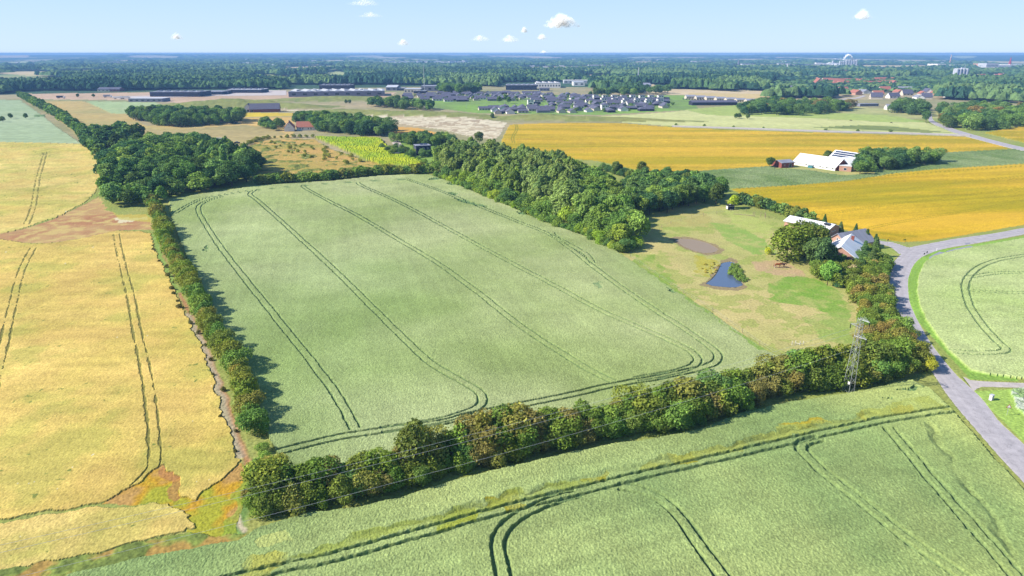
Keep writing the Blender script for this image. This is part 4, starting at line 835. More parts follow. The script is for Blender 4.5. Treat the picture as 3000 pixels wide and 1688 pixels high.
# ribs of the sheet roofs
ob = building('outbuilding', 'long low brick outbuilding with white roof between farmhouse and golden field', 'outbuilding', 115.6, 257.1, 127, 18, 7.8, 2.7, 4.1, 'pinkbrick', 'whiteroof',
    [('f', -7.5, 1.5, 1.3, 1.0), ('f', -5, 1.5, 1.3, 1.0), ('f', -1, 1.5, 1.3, 1.0), ('f', 4, 1.5, 1.3, 1.0), ('b', -7, 1.5, 1.3, 1.0), ('b', 2, 1.5, 1.3, 1.0), ('l', 0, 1.6, 2.6, .35)])
m_ = MB(); m_.box(-8, .8, 3.9, -6, 2.2, 4.5); m_.build('skylight', M['glass'], ob)
# white barn farm
b1 = building('long_barn', 'long barn with bright white roof reaching almost to the ground beside the dark green strip', 'barn', 185.8, 413.2, -58, 28.5, 13, 1.9, 6.4, 'white', 'whiteroof', chimney=None,
    wins=[('f', v, 1.2, .7, .8) for v in (-5, 0, 4.5, 6.3, 8.8, 12.5)])
m_ = MB(); m_.add([(14.3,-6.4,0),(14.3,6.4,0),(14.3,6.4,1.7),(14.3,0,6.1),(14.3,-6.4,1.7)], [(0,1,2,3,4)]); m_.add([(14.26,-6.4,0),(14.26,6.4,0),(14.26,6.4,1.7),(14.26,0,6.1),(14.26,-6.4,1.7)], [(4,3,2,1,0)]); m_.build('gable', M['redbrick'], b1)
b2 = building('barn_wing', 'white roofed wing joining the right side of the long white barn', 'barn', 203, 411, 4, 19, 11, 2.4, 6.0, 'redbrick', 'whiteroof', [('f', 5, 1.4, 1.2, 1), ('f', 8, 1.4, 1.2, 1), ('r', 0, 1.5, 2, 1.8, 'door')])
b3 = building('brick_annex', 'small brick annex with white flat roof in front of the barn gable', 'annex', 194.3, 398.6, -30, 6.4, 5.6, 3.1, None, 'pinkbrick', 'whiteroof', [('f', 0, 1.4, 1.6, 1.4), ('r', 0, 1.3, 1.2, 2.0, 'door')])
b4 = building('solar_barn', 'barn covered with rows of dark solar panels behind the white barn', 'barn', 211.5, 433, -63, 19, 10, 2.6, 6.2, 'redbrick', 'whiteroof', [('f', 0, 1.5, 1.4, 1.1), ('f', 5, 1.5, 1.4, 1.1)], chimney=(-6, .5, 5.8))
for k in range(3):
    mb = MB(); sl_ = (6.2-2.6)/5.0
    for j in range(9):
        x0 = -8.6+j*1.95; y0 = -4.7+k*1.5; y1 = y0+1.05; z0 = 2.6+(y0+5)*sl_+.27; z1 = 2.6+(y1+5)*sl_+.27
        mb.add([(x0,y0,z0),(x0+1.8,y0,z0),(x0+1.8,y1,z1),(x0,y1,z1),(x0,y0,z0+.08),(x0+1.8,y0,z0+.08),(x0+1.8,y1,z1+.08),(x0,y1,z1+.08)], [(0,3,2,1),(4,5,6,7),(0,1,5,4),(1,2,6,5),(2,3,7,6),(3,0,4,7)])
    mb.build('solar_panels', M['panel'], b4)
sh = building('brick_shed', 'small red brick shed with grey roof left of the long white barn', 'shed', 163.4, 414, 22, 9.4, 8.5, 3.0, 4.1, 'redbrick', 'greyroof', [('f', 2, 1.2, 2.2, 2.2, 'door'), ('f', -2.4, 1.7, .9, .7)])
m_ = MB(); m_.box(-1.4, -.7, 0, 1.4, .7, 1.2); m_.box(-1.45, -.75, 1.2, 1.45, .75, 1.3); c_ = empty('waste_container', (F(2374, 492)[0], F(2374, 492)[1], 0), R(-50), 'blue green container on the grass before the long white barn', 'container'); m_.build('container_body', simple('teal_paint', C4(80,150,160), .1), c_)
pl_ = MB(); x, y = F(2536, 467); pl_.tube((0,0,0), (0,0,9.5), .16, .1); t_ = empty('flag_pole', (x, y, 0), 0, 'tall pale pole between the white barn and its copse', 'pole'); pl_.build('pole', M['wood'], t_)
# dark box house
dk = building('box_house', 'black two storey flat roofed house among bushes beyond the lime plantation', 'house', -60.6, 466.8, 19, 10, 8.3, 6.2, None, 'navy', 'greyroof',
    [('f', -2.6, 4.6, .9, 1.2), ('f', 0, 4.7, 1.2, .7), ('f', 2.8, 4.6, .9, 1.2), ('l', 1.6, 4.6, .8, 1.3), ('l', -1.8, 4.6, .8, 1.3), ('l', 1.6, 1.6, .8, 1.5)])
for k in range(2): m_ = MB(); m_.add([(-1.4+k*2.6,-.8,6.55),(.8+k*2.6,-.8,6.55),(.8+k*2.6,.9,7.3),(-1.4+k*2.6,.9,7.3),(-1.4+k*2.6,-.8,6.62),(.8+k*2.6,-.8,6.62),(.8+k*2.6,.9,7.38),(-1.4+k*2.6,.9,7.38)], [(0,3,2,1),(4,5,6,7),(0,1,5,4),(1,2,6,5),(2,3,7,6),(3,0,4,7)]); m_.build('solar_panel', M['panel'], dk)
m_ = MB(); m_.box(-3.2, -5.6, 2.9, 2.6, -4.16, 3.05); m_.build('awning', M['white'], dk)
building('garden_shed', 'small dark pavilion left of the black box house', 'shed', *F(1160, 458), 10, 5, 4, 2.2, None, 'navy', 'greyroof', [('f', 0, 1.1, 3, 1.6)])
# red roofed farm
rf = building('red_roofed_farmhouse', 'white farmhouse with red tiled roof and pale blue shaded gable', 'farmhouse', -196.5, 616.5, 104, 15, 8.4, 3.3, 8.0, 'white', 'redroof', [('l', 0, 6.3, .6, .7), ('l', 0, 3.4, 2.6, .3)], chimney=(3, 0, 7.8))
for k in (0, 1): m_ = MB(); y0 = 1.6; m_.box(-4+k*1.5, 2.0, 5.85, -3+k*1.5, 3.0, 6.1); m_.build('skylight', M['white'], rf)
building('farm_wing', 'long white wing with red tiled roof joined to the right of the red roofed farmhouse', 'farmhouse', -181.5, 621.5, 8, 19, 8, 3.2, 7.4, 'white', 'redroof', [('f', v, 1.7, 1.0, 1.5) for v in (-6.5, -4.2, .6, 2.9, 6.5)])
building('red_cottage', 'small red roofed cottage half hidden in trees right of the white farmhouse', 'cottage', *F(918, 376), 70, 9, 8, 2.8, 7.4, 'cream', 'redroof', [('l', 0, 1.6, 1.2, 1.2)], chimney=(2, 0, 7.2))
db = building('dark_barn', 'large dark roofed barn with red wall beyond the yellow flower strip', 'barn', -288, 821, 13, 33, 13, 3.6, 9.5, 'redbrick', 'darkroof', [('f', -14, 1.6, 2.6, 2.6, 'door')])
building('white_gabled_barn', 'barn wing with white gable at the left end of the large dark barn', 'barn', -308, 823, 104, 16, 10, 4, 9.2, 'white', 'darkroof', [('l', 0, 1.6, 2.6, 2.6, 'door')])
ps = building('slate_shed', 'grey violet shed with four white skylights behind the left wood', 'shed', -221, 522, -4, 13, 9, 2.6, 4.6, 'greywall', 'greyroof', [])
for k in range(4): m_ = MB(); m_.box(-5+k*2.6, -3.2, 3.3, -3.8+k*2.6, -2.2, 3.68); m_.build('skylight', M['white'], ps)
building('white_roofed_bungalow', 'low bungalow with pale grey roof and reddish gable beyond the horse meadow', 'bungalow', *F(2625, 322), 170, 24, 12, 3, 6.5, 'white', 'greyroof', [('b', 4, 1.6, 3, 1.4), ('b', -3, 1.6, 2, 1.4)])
building('green_roofed_hall', 'low pale green roofed hall at the edge of the far wood', 'hall', *F(2540, 311), 8, 26, 9, 3, None, 'greywall', 'greyroof', [])

# business park and other far buildings: x range and base line in the photograph, height in pixels
def box_at(name, label, cat, x0, x1, yb, hp, depth, wm, rm, hr=None, rot=0, nwin=4, fx=(), group=None):
    a = F(x0, yb); b = F(x1, yb); t = a[1]/1.03; h = hp*t/2000*.95; L = (b[0]-a[0])/max(.2, math.cos(R(rot)))
    r = building(name, label, cat, (a[0]+b[0])/2, (a[1]+b[1])/2+depth/2*math.cos(R(rot)), rot, L, depth, h, (h*hr if hr else None), wm, rm,
        [('f', -L/2+L*(k+.5)/nwin, h*.5, min(L/nwin*.45, 6), h*.35) for k in range(nwin)], far=True, group=group)
    for kind in fx:
        if kind == 'saw':
            n = max(4, int(L/14))
            for k in range(n): m_ = MB(); x0_ = -L/2+L*(k+.2)/n; m_.add([(x0_,-depth*.44,h+.3),(x0_+L/n*.55,-depth*.44,h+.3),(x0_+L/n*.55,depth*.44,h+.3),(x0_,depth*.44,h+.3),(x0_,-depth*.44,h+1.6),(x0_,depth*.44,h+1.6)], [(0,1,4),(3,5,2),(1,2,5,4),(0,4,5,3)]); m_.build('roof_light', M['white'], r)
        if kind == 'vents':
            for k in range(6): m_ = MB(); vx = -L/2+L*(k+.5)/6; m_.box(vx-2.2, -depth*.2, h+.3, vx+2.2, depth*.1, h+1.7); m_.build('roof_unit', M['greyroof'], r)
    return r
box_at('warehouse', 'long black clad warehouse with pale flat roof left of the big grassy mound', 'warehouse', 440, 585, 284, 14, 45, 'navy', 'greyroof', nwin=7, fx=['vents'])
box_at('warehouse', 'dark warehouse right behind the grassy mound', 'warehouse', 588, 652, 278, 9, 40, 'navy', 'greyroof', nwin=4)
box_at('office_block', 'low slate coloured building at the left foot of the grassy mound', 'office', 377, 476, 299, 10, 24, 'greywall', 'concrete', nwin=6)
box_at('warehouse', 'black warehouse with white roof above the dark soil heap', 'warehouse', 664, 765, 273, 10, 40, 'navy', 'concrete', nwin=4, fx=['vents'])
box_at('factory_hall', 'widest grey factory hall with rows of white roof lights in the business park', 'factory', 842, 1112, 283, 15, 70, 'greywall', 'greyroof', rot=10, nwin=9, fx=['saw', 'vents'])
box_at('factory_hall', 'tall grey hall behind the widest factory roof', 'factory', 936, 1026, 264, 14, 40, 'darkwall', 'greyroof', rot=0, nwin=5, fx=['vents'])
box_at('hall', 'hall with light gabled roof right of the widest factory', 'hall', 1131, 1163, 266, 10, 45, 'greywall', 'concrete', hr=1.5, nwin=2)
box_at('hall', 'low dark hall attached to the light gabled hall', 'hall', 1164, 1184, 266, 7, 30, 'navy', 'greyroof', nwin=2)
box_at('depot', 'pinkish white depot between the gabled hall and the slate grey block', 'depot', 1184, 1232, 273, 12, 30, 'cream', 'concrete', nwin=5)
box_at('depot', 'dark blue depot beside the pinkish depot', 'depot', 1212, 1248, 274, 7, 24, 'navy', 'greyroof', nwin=3)
box_at('office_block', 'tall plain slate grey block left of the round trees by the estate', 'office', 1233, 1286, 268, 15, 45, 'greywall', 'greyroof', nwin=3)
box_at('hall', 'big dark blue hall left of the white modern building', 'hall', 1482, 1573, 264, 14, 50, 'navy', 'greyroof', nwin=6, fx=['vents'])
box_at('school', 'white modern building with rows of windows and curved roof lights', 'school', 1570, 1642, 258, 14, 60, 'white', 'greyroof', nwin=9, fx=['saw'])
box_at('pavilion', 'small grey pavilion at the bend of the pale track', 'pavilion', 1581, 1610, 267, 7, 16, 'greywall', 'darkroof', hr=1.3, nwin=3)
box_at('white_hall', 'bright white hall among trees right of the modern building', 'hall', 1680, 1713, 252, 11, 40, 'white', 'concrete', nwin=2)
box_at('white_hall', 'long pale building behind the bright white hall', 'hall', 1652, 1730, 245, 9, 30, 'concrete', 'white', nwin=6)
box_at('riding_hall', 'wide pale roofed gabled hall hidden behind trees above the estate', 'hall', 1817, 1872, 258, 8, 40, 'cream', 'greyroof', hr=1.6, nwin=3)
box_at('riding_hall', 'second pale gabled hall right of the wide one', 'hall', 1874, 1908, 257, 8, 40, 'cream', 'greyroof', hr=1.6, nwin=2)
box_at('brick_villa', 'pinkish villa at the edge of the trees above the estate', 'villa', 1857, 1885, 271, 6, 16, 'pinkbrick', 'redroof', hr=1.5, nwin=3)
box_at('old_farm', 'grey roofed farm at the foot of the dark far wood on the left', 'farm', 286, 320, 268, 6, 18, 'cream', 'darkroof', hr=1.9, nwin=3)
box_at('old_farm', 'second grey roofed farm building next to the left far farm', 'farm', 322, 350, 268, 6, 18, 'redbrick', 'darkroof', hr=1.9, nwin=3)
box_at('white_farm', 'white farm buildings on the pale field at the far left', 'farm', 66, 100, 243, 6, 30, 'white', 'concrete', hr=1.4, nwin=4)
box_at('white_farm', 'small white house left of the far white farm', 'farm', 38, 52, 246, 6, 20, 'white', 'darkroof', hr=1.6, nwin=2)
box_at('row_block', 'long dark gabled block at the right end of the estate', 'housing', 2026, 2160, 309, 9, 16, 'darkwall', 'darkroof', hr=1.55, rot=4, nwin=14)
for k in range(7): box_at('row_house', ['first', 'second', 'third', 'fourth', 'fifth', 'sixth', 'seventh'][k]+' from the left of seven pale row houses behind the dark gabled block', 'housing', 2011+k*29.5, 2039+k*29.5, 291+k*1.9, 8, 14, 'cream', 'greyroof', hr=1.5, nwin=4, group='row houses')
box_at('hospital', 'large pale multi storey block on the right skyline', 'hospital', 2888, 2923, 200, 14, 60, 'concrete', 'greyroof', nwin=9)
box_at('hospital', 'pink end block joined to the pale multi storey block', 'hospital', 2872, 2887, 198, 11, 60, 'pinkbrick', 'greyroof', nwin=4)
box_at('distant_factory', 'long white factory at the right edge of the skyline', 'factory', 2958, 3010, 198, 8, 80, 'white', 'white', nwin=6)
box_at('distant_factory', 'white factory box beside the tall striped chimney', 'factory', 2746, 2770, 195, 7, 90, 'white', 'white', nwin=3)
box_at('distant_factory', 'low long factory left of the steaming silos', 'factory', 2290, 2440, 192, 3, 90, 'concrete', 'cream', nwin=12)
box_at('distant_factory', 'low brick sheds left of the striped chimney', 'factory', 2690, 2725, 190, 5, 90, 'pinkbrick', 'redroof', nwin=4)
box_at('distant_factory', 'low grey halls right of the concrete grain silos', 'factory', 2844, 2910, 235, 7, 40, 'concrete', 'greyroof', nwin=8)
box_at('distant_hospital', 'long red brick blocks beyond the middle forest', 'hospital', 2118, 2142, 199, 5, 60, 'pinkbrick', 'redroof', nwin=5)
box_at('distant_hospital', 'second long red brick block with a chimney beyond the middle forest', 'hospital', 2160, 2198, 200, 6, 60, 'pinkbrick', 'redroof', nwin=6)
box_at('water_tower', 'small white tower block on the left skyline', 'tower', 719, 723, 181, 8, 25, 'white', 'white', nwin=1)
# towns on the horizon: pale little blocks
BL = []
def proto_block(wm, rm, L, W, he, hr, nw, nm, lab, cat, grp, wins=None, hip=0):
    r = building(nm, lab, cat, 0, 0, 0, L, W, he, hr, wm, rm, wins or [('f', -L/2+L*(k+.5)/nw, he*.55, 1.7, 1.3) for k in range(nw)]+[('r', 0, he*.55, 1.6, 1.3)], far=True, group=grp, hip=hip)
    return r
def spread(protos, pts, rots, col=None, sc_=None):
    first = set()
    for i, ((x, y), rot) in enumerate(zip(pts, rots)):
        k = i % len(protos); p = protos[k]; s = sc_(i) if sc_ else 1.0
        if k not in first: first.add(k); p.location = (x, y, 0); p.rotation_euler = (0, 0, R(rot)); p.scale = (s, s, s)
        else: copy_tree(p, (x, y, 0), R(rot), s)
random.seed(11)
GE = 'bungalows of the dark roofed estate'; LE = 'single storey bungalow with dark roof in the estate beyond the fallow field'
EP = [proto_block('cream', 'darkroof', 17, 9, 2.7, 5.4, 4, 'bungalow', LE, 'bungalow', GE), proto_block('white', 'darkroof', 14, 9, 2.6, 5.6, 3, 'bungalow', LE, 'bungalow', GE), proto_block('darkwall', 'darkroof', 19, 10, 2.7, 5.2, 4, 'bungalow', LE, 'bungalow', GE, hip=.7),
      proto_block('cream', 'darkroof', 13, 8, 2.7, 5.0, 3, 'bungalow', LE, 'bungalow', GE, hip=.6), proto_block('greywall', 'darkroof', 16, 9, 2.7, 5.6, 4, 'bungalow', LE, 'bungalow', GE)]
EST = np.array([F(*p) for p in [(1160,281),(1330,274),(1560,275),(1760,284),(1850,296),(1960,300),(1955,318),(1860,329),(1780,334),(1640,330),(1560,322),(1560,305),(1500,300),(1350,300),(1200,297)]])
EST2 = np.array([F(*p) for p in [(1400,325),(1440,316),(1500,313),(1590,318),(1650,326),(1640,333),(1560,333),(1460,334)]])
pts = np.vstack([scatter(EST, 26.5, 41, .25), scatter(EST2, 21, 42, .22)]); print('estate', len(pts))
LAWN = np.array([F(*p) for p in [(1300,298),(1560,297),(1600,312),(1420,316),(1290,306)]])
pts = pts[~inpoly(pts[:, 0], pts[:, 1], LAWN)]
spread(EP, pts, [random.choice([5, 8, 95, 98, 185, 275, 12, 100]) for _ in pts], sc_=lambda i: random.uniform(.8, 1.02))
cube = [proto_block('white', 'darkroof', 8, 8, 6.0, None, 2, 'cube_house', 'white two storey cube house with dark flat roof in the right part of the estate', 'house', 'white cube houses', wins=[('f', -1.8, 4.4, 2, 1.3), ('f', 1.8, 4.4, 2, 1.3), ('f', 0, 1.4, 4, 1.6)])]
cp = [F(1745+27*k, 291+(k % 2)) for k in range(8)]+[F(1768+33*k, 300+k*.6) for k in range(6)]+[F(1830+34*k, 307+k*.5) for k in range(3)]+[F(1554,306), F(1770,322)]
spread(cube, cp, [6]*len(cp))
ann = [proto_block('navy', 'darkroof', 9, 8, 3.0, None, 2, 'carport_annex', 'dark flat roofed annex beside a white cube house', 'annex', 'dark annexes of the cube houses')]
spread(ann, [(x+8.6, y+1.5) for x, y in cp], [6]*len(cp))
# estate and village gardens
for x, y in scatter(EST, 33, 43): WISH.append(['shrub', x+11, y+9, U(2.5, 5), leafc(96,124,70), 'small garden tree between the bungalows', 'tree', 'garden trees of the estate', 'garden_tree', 1.1, 0, 1])
for (u, v) in [(1462,302), (1490,304), (1482,296), (1730,285)]:
    x, y = F(u, v); WISH.append(['broad', x, y, 9, leafc(84,112,60), 'dark round tree on the lawn inside the estate', 'tree', 'lawn trees of the estate', 'lawn_tree', 1.0, 0, 1])
for x, y in scatter(np.array([F(*p) for p in [(1285,276),(1400,278),(1400,268),(1290,266)]]), 15, 44): WISH.append(['broad', x, y, U(12, 17), random.choice(DEEP), 'tall dark tree in the clump right of the slate grey block', 'tree', 'trees of the estate clump', 'clump_tree', 1.2, 0, 1])
for x, y in scatter(np.array([F(*p) for p in [(1745,284),(1800,276),(1940,270),(1960,275),(1850,283)]]), 17, 45): WISH.append(['broad', x, y, U(10, 15), random.choice(DEEP), 'dark tree in the clump above the right end of the estate', 'tree', 'trees above the estate', 'clump_tree', 1.2, 0, 1])
# village at the right
GV = 'houses of the distant village'; LV = 'small detached house among trees in the distant village on the right'
VP = [proto_block('cream', 'redroof', 14, 9, 3, 6.5, 3, 'village_house', LV, 'house', GV), proto_block('white', 'darkroof', 16, 9, 3, 7.5, 3, 'village_house', LV, 'house', GV), proto_block('pinkbrick', 'redroof', 15, 9, 3, 6, 3, 'village_house', LV, 'house', GV),
      proto_block('white', 'greyroof', 20, 11, 3, 6, 4, 'village_house', LV, 'house', GV), proto_block('cream', 'darkroof', 14, 9, 3, 8, 3, 'village_house', LV, 'house', GV)]
vp = [F(u, v) for u, v in [(2305,274),(2340,276),(2378,277),(2392,268),(2425,279),(2468,268),(2480,276),(2506,278),(2528,274),(2565,290),(2570,280),(2615,288),(2630,274),(2648,266),(2655,280),(2700,280),(2715,276),(2738,278),(2690,290),(2712,290),(2800,272),(2805,280),(2760,284),(2790,286),(2830,287),(2860,286),(2890,288),(2930,290),(2366,283),(2440,285),(2590,268),(2320,266)]]
spread(VP, vp, [random.choice([0, 10, 80, 95, 170]) for _ in vp], sc_=lambda i: random.uniform(.95, 1.35))
GT = 'red roofed town houses'; LT = 'red roofed terrace house in the far town on the right'
TP = [proto_block('cream', 'redroof', 30, 10, 4, 8, 4, 'town_house', LT, 'house', GT), proto_block('pinkbrick', 'redroof', 22, 11, 5, 10, 3, 'town_house', LT, 'house', GT)]
random.seed(5)
tp = [F(random.uniform(2390, 2620), random.uniform(236, 249)) for _ in range(34)]+[F(random.uniform(2440, 2800), random.uniform(207, 216)) for _ in range(14)]+[F(random.uniform(2560, 2640), random.uniform(199, 203)) for _ in range(6)]+[F(2890+random.uniform(-20, 60), random.uniform(216, 224)) for _ in range(5)]
spread(TP, tp, [random.choice([0, 8, 88, -6]) for _ in tp], sc_=lambda i: random.uniform(.6, 1.0))
GS = 'pale sheds of the horizon towns'; LS = 'pale low block in the hazy towns near the horizon'
SP_ = [proto_block('concrete', 'white', 60, 26, 9, None, 3, 'distant_block', LS, 'building', GS), proto_block('white', 'greyroof', 30, 20, 12, None, 3, 'distant_block', LS, 'building', GS)]
sp = [F(random.uniform(1130, 1390), random.uniform(183, 189)) for _ in range(46)]+[F(random.uniform(700, 900), random.uniform(180, 196)) for _ in range(18)]+[F(random.uniform(1200, 1450), random.uniform(206, 220)) for _ in range(12)]+[F(random.uniform(2030, 2110), random.uniform(195, 199)) for _ in range(8)]+[F(random.uniform(2290, 2470), random.uniform(186, 195)) for _ in range(16)]+[F(random.uniform(480, 700), random.uniform(178, 190)) for _ in range(6)]+[F(random.uniform(1500, 2000), random.uniform(172, 210)) for _ in range(14)]+[F(random.uniform(0, 2990), random.uniform(164, 205)) for _ in range(110)]
spread(SP_, sp, [random.choice([0, 15, -10, 90]) for _ in sp], sc_=lambda i: random.uniform(.7, 1.3))

# silos, chimneys, masts, steam
def silo_group(x, y, label, n, r, h, rows, tower):
    root = empty('grain_silo', (x, y, 0), 0, label, 'silo')
    for k in range(n):
        for j in range(rows): m_ = MB(); m_.tube((k*r*2.02-n*r, j*r*2.05, -1), (k*r*2.02-n*r, j*r*2.05, h), r, r, 16); m_.tube((k*r*2.02-n*r, j*r*2.05, h), (k*r*2.02-n*r, j*r*2.05, h+r*.35), r*.98, r*.2, 16); m_.build('silo_tube', M['concrete'], root)
    if tower: m_ = MB(); m_.box(-r, r*.4, h, r*.9, r*1.8, h*1.14); m_.build('elevator_house', M['concrete'], root); m_ = MB(); m_.tube((r, r, h*1.1), (r, r, h*1.45), .7, .3); m_.build('mast', M['steel'], root)
    return root
silo_group(*F(2818, 233), 'cluster of tall white concrete grain silos with a mast right of the village', 4, 4.2, 26, 2, True)
silo_group(*F(2803, 231), 'shorter white silos at the left foot of the tall grain silos', 2, 3.4, 13, 1, False)
silo_group(*F(2470, 193.5), 'left block of white factory silos under the steam', 4, 4.7, 24, 1, False)
silo_group(*F(2496, 193.5), 'right block of white factory silos under the steam', 5, 6.4, 29, 1, True)
silo_group(*F(2441, 192), 'single white silo left of the steaming factory', 1, 5, 24, 1, False)
def chimney(x, y, h, r0, r1, label, mt='redbrick', band=True, nm='chimney_stack'):
    root = empty(nm, (x, y, 0), 0, label, 'chimney' if nm == 'chimney_stack' else 'mast'); m_ = MB(); m_.tube((0,0,-1), (0,0,h), r0, r1, 14); m_.build('shaft', M[mt], root)
    if band:
        for k in range(3): z = h*(.72+k*.1); rr = r0+(r1-r0)*z/h+.15; m_ = MB(); m_.tube((0,0,z), (0,0,z+h*.045), rr, rr, 14); m_.build('band', M['white'], root)
x, y = F(2782, 190.5); chimney(x, y, 56, 5.0, 2.2, 'tall red chimney with white bands on the right skyline', 'pinkbrick')
x, y = F(2957, 194); chimney(x, y, 44, 9, 1.0, 'pointed red spire at the right edge of the skyline', 'red', False)
x, y = F(2837, 258); chimney(x, y, 14, 1.2, .7, 'short red brick chimney in the trees right of the village', 'pinkbrick', False)
x, y = F(2162, 199); chimney(x, y, 34, 5, 3, 'thin grey chimney between the long red brick blocks', 'greywall', False)
x, y = F(1869, 238); chimney(x, y, 32, 1.3, .8, 'slender pale mast standing in the forest above the estate', 'concrete', False, 'mast')
x, y = F(1244, 273); chimney(x, y, 46, .7, .35, 'tall thin mast left of the slate grey block', 'steel', False, 'mast')
x, y = F(2305, 209); chimney(x, y, 26, 2, 2, 'white water tower shaft in the forest left of the town', 'white', False, 'mast')
for k, (u, v) in enumerate([(1366,318),(1478,315),(1585,305),(1636,300),(1655,292),(1775,316),(1808,326),(1412,290),(1524,290),(1722,300),(1668,300),(1885,318)]):
    x, y = F(u, v); r_ = empty('street_lamp', (x, y, 0), 0, 'slim grey street lamp standing between the bungalows', 'street lamp', 'street lamps of the estate'); m_ = MB(); m_.tube((0,0,0), (0,0,7.5), .14, .08, 6); m_.build('post', M['steel'], r_); m_ = MB(); m_.box(-.15, -.1, 7.5, 1.1, .1, 7.62); m_.build('lamp_head', M['steel'], r_)
def soft_white(name, c, lo, hi, nscale, amax=1.0):
    m, nt, b = mat(name); nt.nodes.remove(b); lw = nt.nodes.new('ShaderNodeLayerWeight'); lw.inputs[0].default_value = .35
    n = noise_node(nt, nscale, 5); a = rng(nt, lw.outputs['Facing'], lo, hi, amax, 0); nn = rng(nt, n.outputs[0], .35, .62, .15, 1)
    mm = nt.nodes.new('ShaderNodeMath'); mm.operation = 'MULTIPLY'; nt.links.new(a, mm.inputs[0]); nt.links.new(nn, mm.inputs[1])
    nv = nt.nodes.new('ShaderNodeNewGeometry'); vm = nt.nodes.new('ShaderNodeVectorMath'); vm.operation = 'MULTIPLY_ADD'; vm.inputs[1].default_value = (.35,.35,.35); vm.inputs[2].default_value = (-.7,-.25,.6); nt.links.new(nv.outputs['Normal'], vm.inputs[0]); vn = nt.nodes.new('ShaderNodeVectorMath'); vn.operation = 'NORMALIZE'; nt.links.new(vm.outputs[0], vn.inputs[0])
    d = nt.nodes.new('ShaderNodeBsdfDiffuse'); d.inputs[0].default_value = c; nt.links.new(vn.outputs[0], d.inputs['Normal']); tl = nt.nodes.new('ShaderNodeBsdfTranslucent'); tl.inputs[0].default_value = c
    ms = nt.nodes.new('ShaderNodeMixShader'); ms.inputs[0].default_value = .15; nt.links.new(d.outputs[0], ms.inputs[1]); nt.links.new(tl.outputs[0], ms.inputs[2])
    tr = nt.nodes.new('ShaderNodeBsdfTransparent'); mx = nt.nodes.new('ShaderNodeMixShader'); nt.links.new(mm.outputs[0], mx.inputs[0]); nt.links.new(tr.outputs[0], mx.inputs[1]); nt.links.new(ms.outputs[0], mx.inputs[2])
    nt.links.new(mx.outputs[0], nt.nodes['Material Output'].inputs['Surface']); return m
def puff_mesh(name, balls, m, seed, sub=3):
    import bmesh
    bm = bmesh.new(); bmesh.ops.create_icosphere(bm, subdivisions=sub, radius=1); S = np.array([v.co for v in bm.verts]); bm.verts.index_update(); Fc = np.array([[v.index for v in f.verts] for f in bm.faces]); bm.free()
    Vs = []; Fs = []; n0 = 0; rg = np.random.default_rng(seed)
    for (x, y, z, rx, ry, rz) in balls:
        p = rg.random(6)*6; d = 1+.1*np.sin(S[:, 0]*3+p[0])*np.sin(S[:, 2]*3+p[1])+.04*np.sin(S[:, 1]*9+p[2]+S[:, 2]*8)
        Vs.append(S*d[:, None]*[rx, ry, rz]+[x, y, z]); Fs.append(Fc+n0); n0 += len(S)
    return np_mesh(name, np.concatenate(Vs), np.concatenate(Fs), m, smooth=True)
CLF = soft_white('cloud_faint', (1,1,1,1), .0, .8, .003, .05)
CL = soft_white('cloud_white', (1,1,1,1), .0, .8, .003, .13)
def cloud(px, py, wpx, hpx, dist, label, seed, dens=1.0):
    rg = np.random.default_rng(seed); x0, y0 = (px-1500)/2000*dist, dist; t = dist/(CP-((py-844)/2000)*SP); zc = CAM_H-(SP+(py-844)/2000*CP)*t; x0 = (px-1500)/2000*t
    k = t/2000; W, Hh = wpx*k/2, hpx*k/2; balls = []
    for i in range(120):
        u = rg.normal(0, .42); u = max(-1, min(1, u)); top = (1-abs(u))**.7; r = Hh*(.17+.22*top)*rg.uniform(.7, 1.2)
        balls.append((u*W, rg.uniform(-.3, .3)*W, -Hh*.55+rg.random()**1.2*top*Hh*1.3, r*1.25, r*1.2, r))
    me = puff_mesh('cloud', balls, CL if wpx > 100 or 'peeping' in label else CLF, seed); o = link(bpy.data.objects.new('cloud', me)); o.location = (x0, y0, zc); tag(o, label, 'cloud', kind='structure')
    o.visible_shadow = True
for a in [(1645,62, 105,50, 14000, 'largest white cloud above the middle of the horizon', 3), (1408,112, 55,20, 15000, 'small flat cloud left of the pair above the estate', 4), (1493,114, 60,24, 15000, 'puffy cloud low above the estate', 5), (1588,108, 32,20, 15000, 'small cloud below the largest cloud', 6),
          (1183,124, 36,22, 15500, 'little white cloud above the business park', 7), (518,106, 34,24, 15500, 'little white cloud alone at the left', 8), (1066,6, 95,24, 12000, 'wide thin cloud cut by the top edge', 9), (1086,43, 66,18, 12500, 'thin flat cloud below the top edge cloud', 10),
          (2528,42, 52,36, 13000, 'soft faint cloud alone at the upper right', 11), (1536,88, 18,20, 15000, 'tiny cloud left of the largest cloud', 12), (1592,154, 34,12, 19500, 'cloud top peeping over the horizon', 13)]: cloud(*a)
ST = soft_white('steam', (1,1,1,1), .1, .8, .05, .45)
for nm, pth, lab in (('steam_plume', [(2502,178),(2499,173),(2495,168),(2490,163),(2484,160.5)], 'thick white steam plume rising left from the factory silos'), ('steam_plume', [(2471,176),(2474,171),(2478,166),(2482,162)], 'thin steam plume left of the thick one')):
    balls = []; d0 = F(2490, 193.5)[1]; P_ = catmull(pth, .5); rg = np.random.default_rng(3)
    for i, (u, v) in enumerate(P_):
        b = (v-844)/2000; t = d0/(CP-b*SP); r = (1.7+2.2*i/len(P_))*(1 if 'thick' in lab else .55); balls.append(((u-1500)/2000*t+rg.normal()*2, d0+rg.normal()*3, CAM_H-(SP+b*CP)*t, r*1.3, r*1.3, r*1.3))
    o = link(bpy.data.objects.new(nm, puff_mesh('steam', balls, ST, 3, 2))); tag(o, lab, 'steam', kind='stuff')

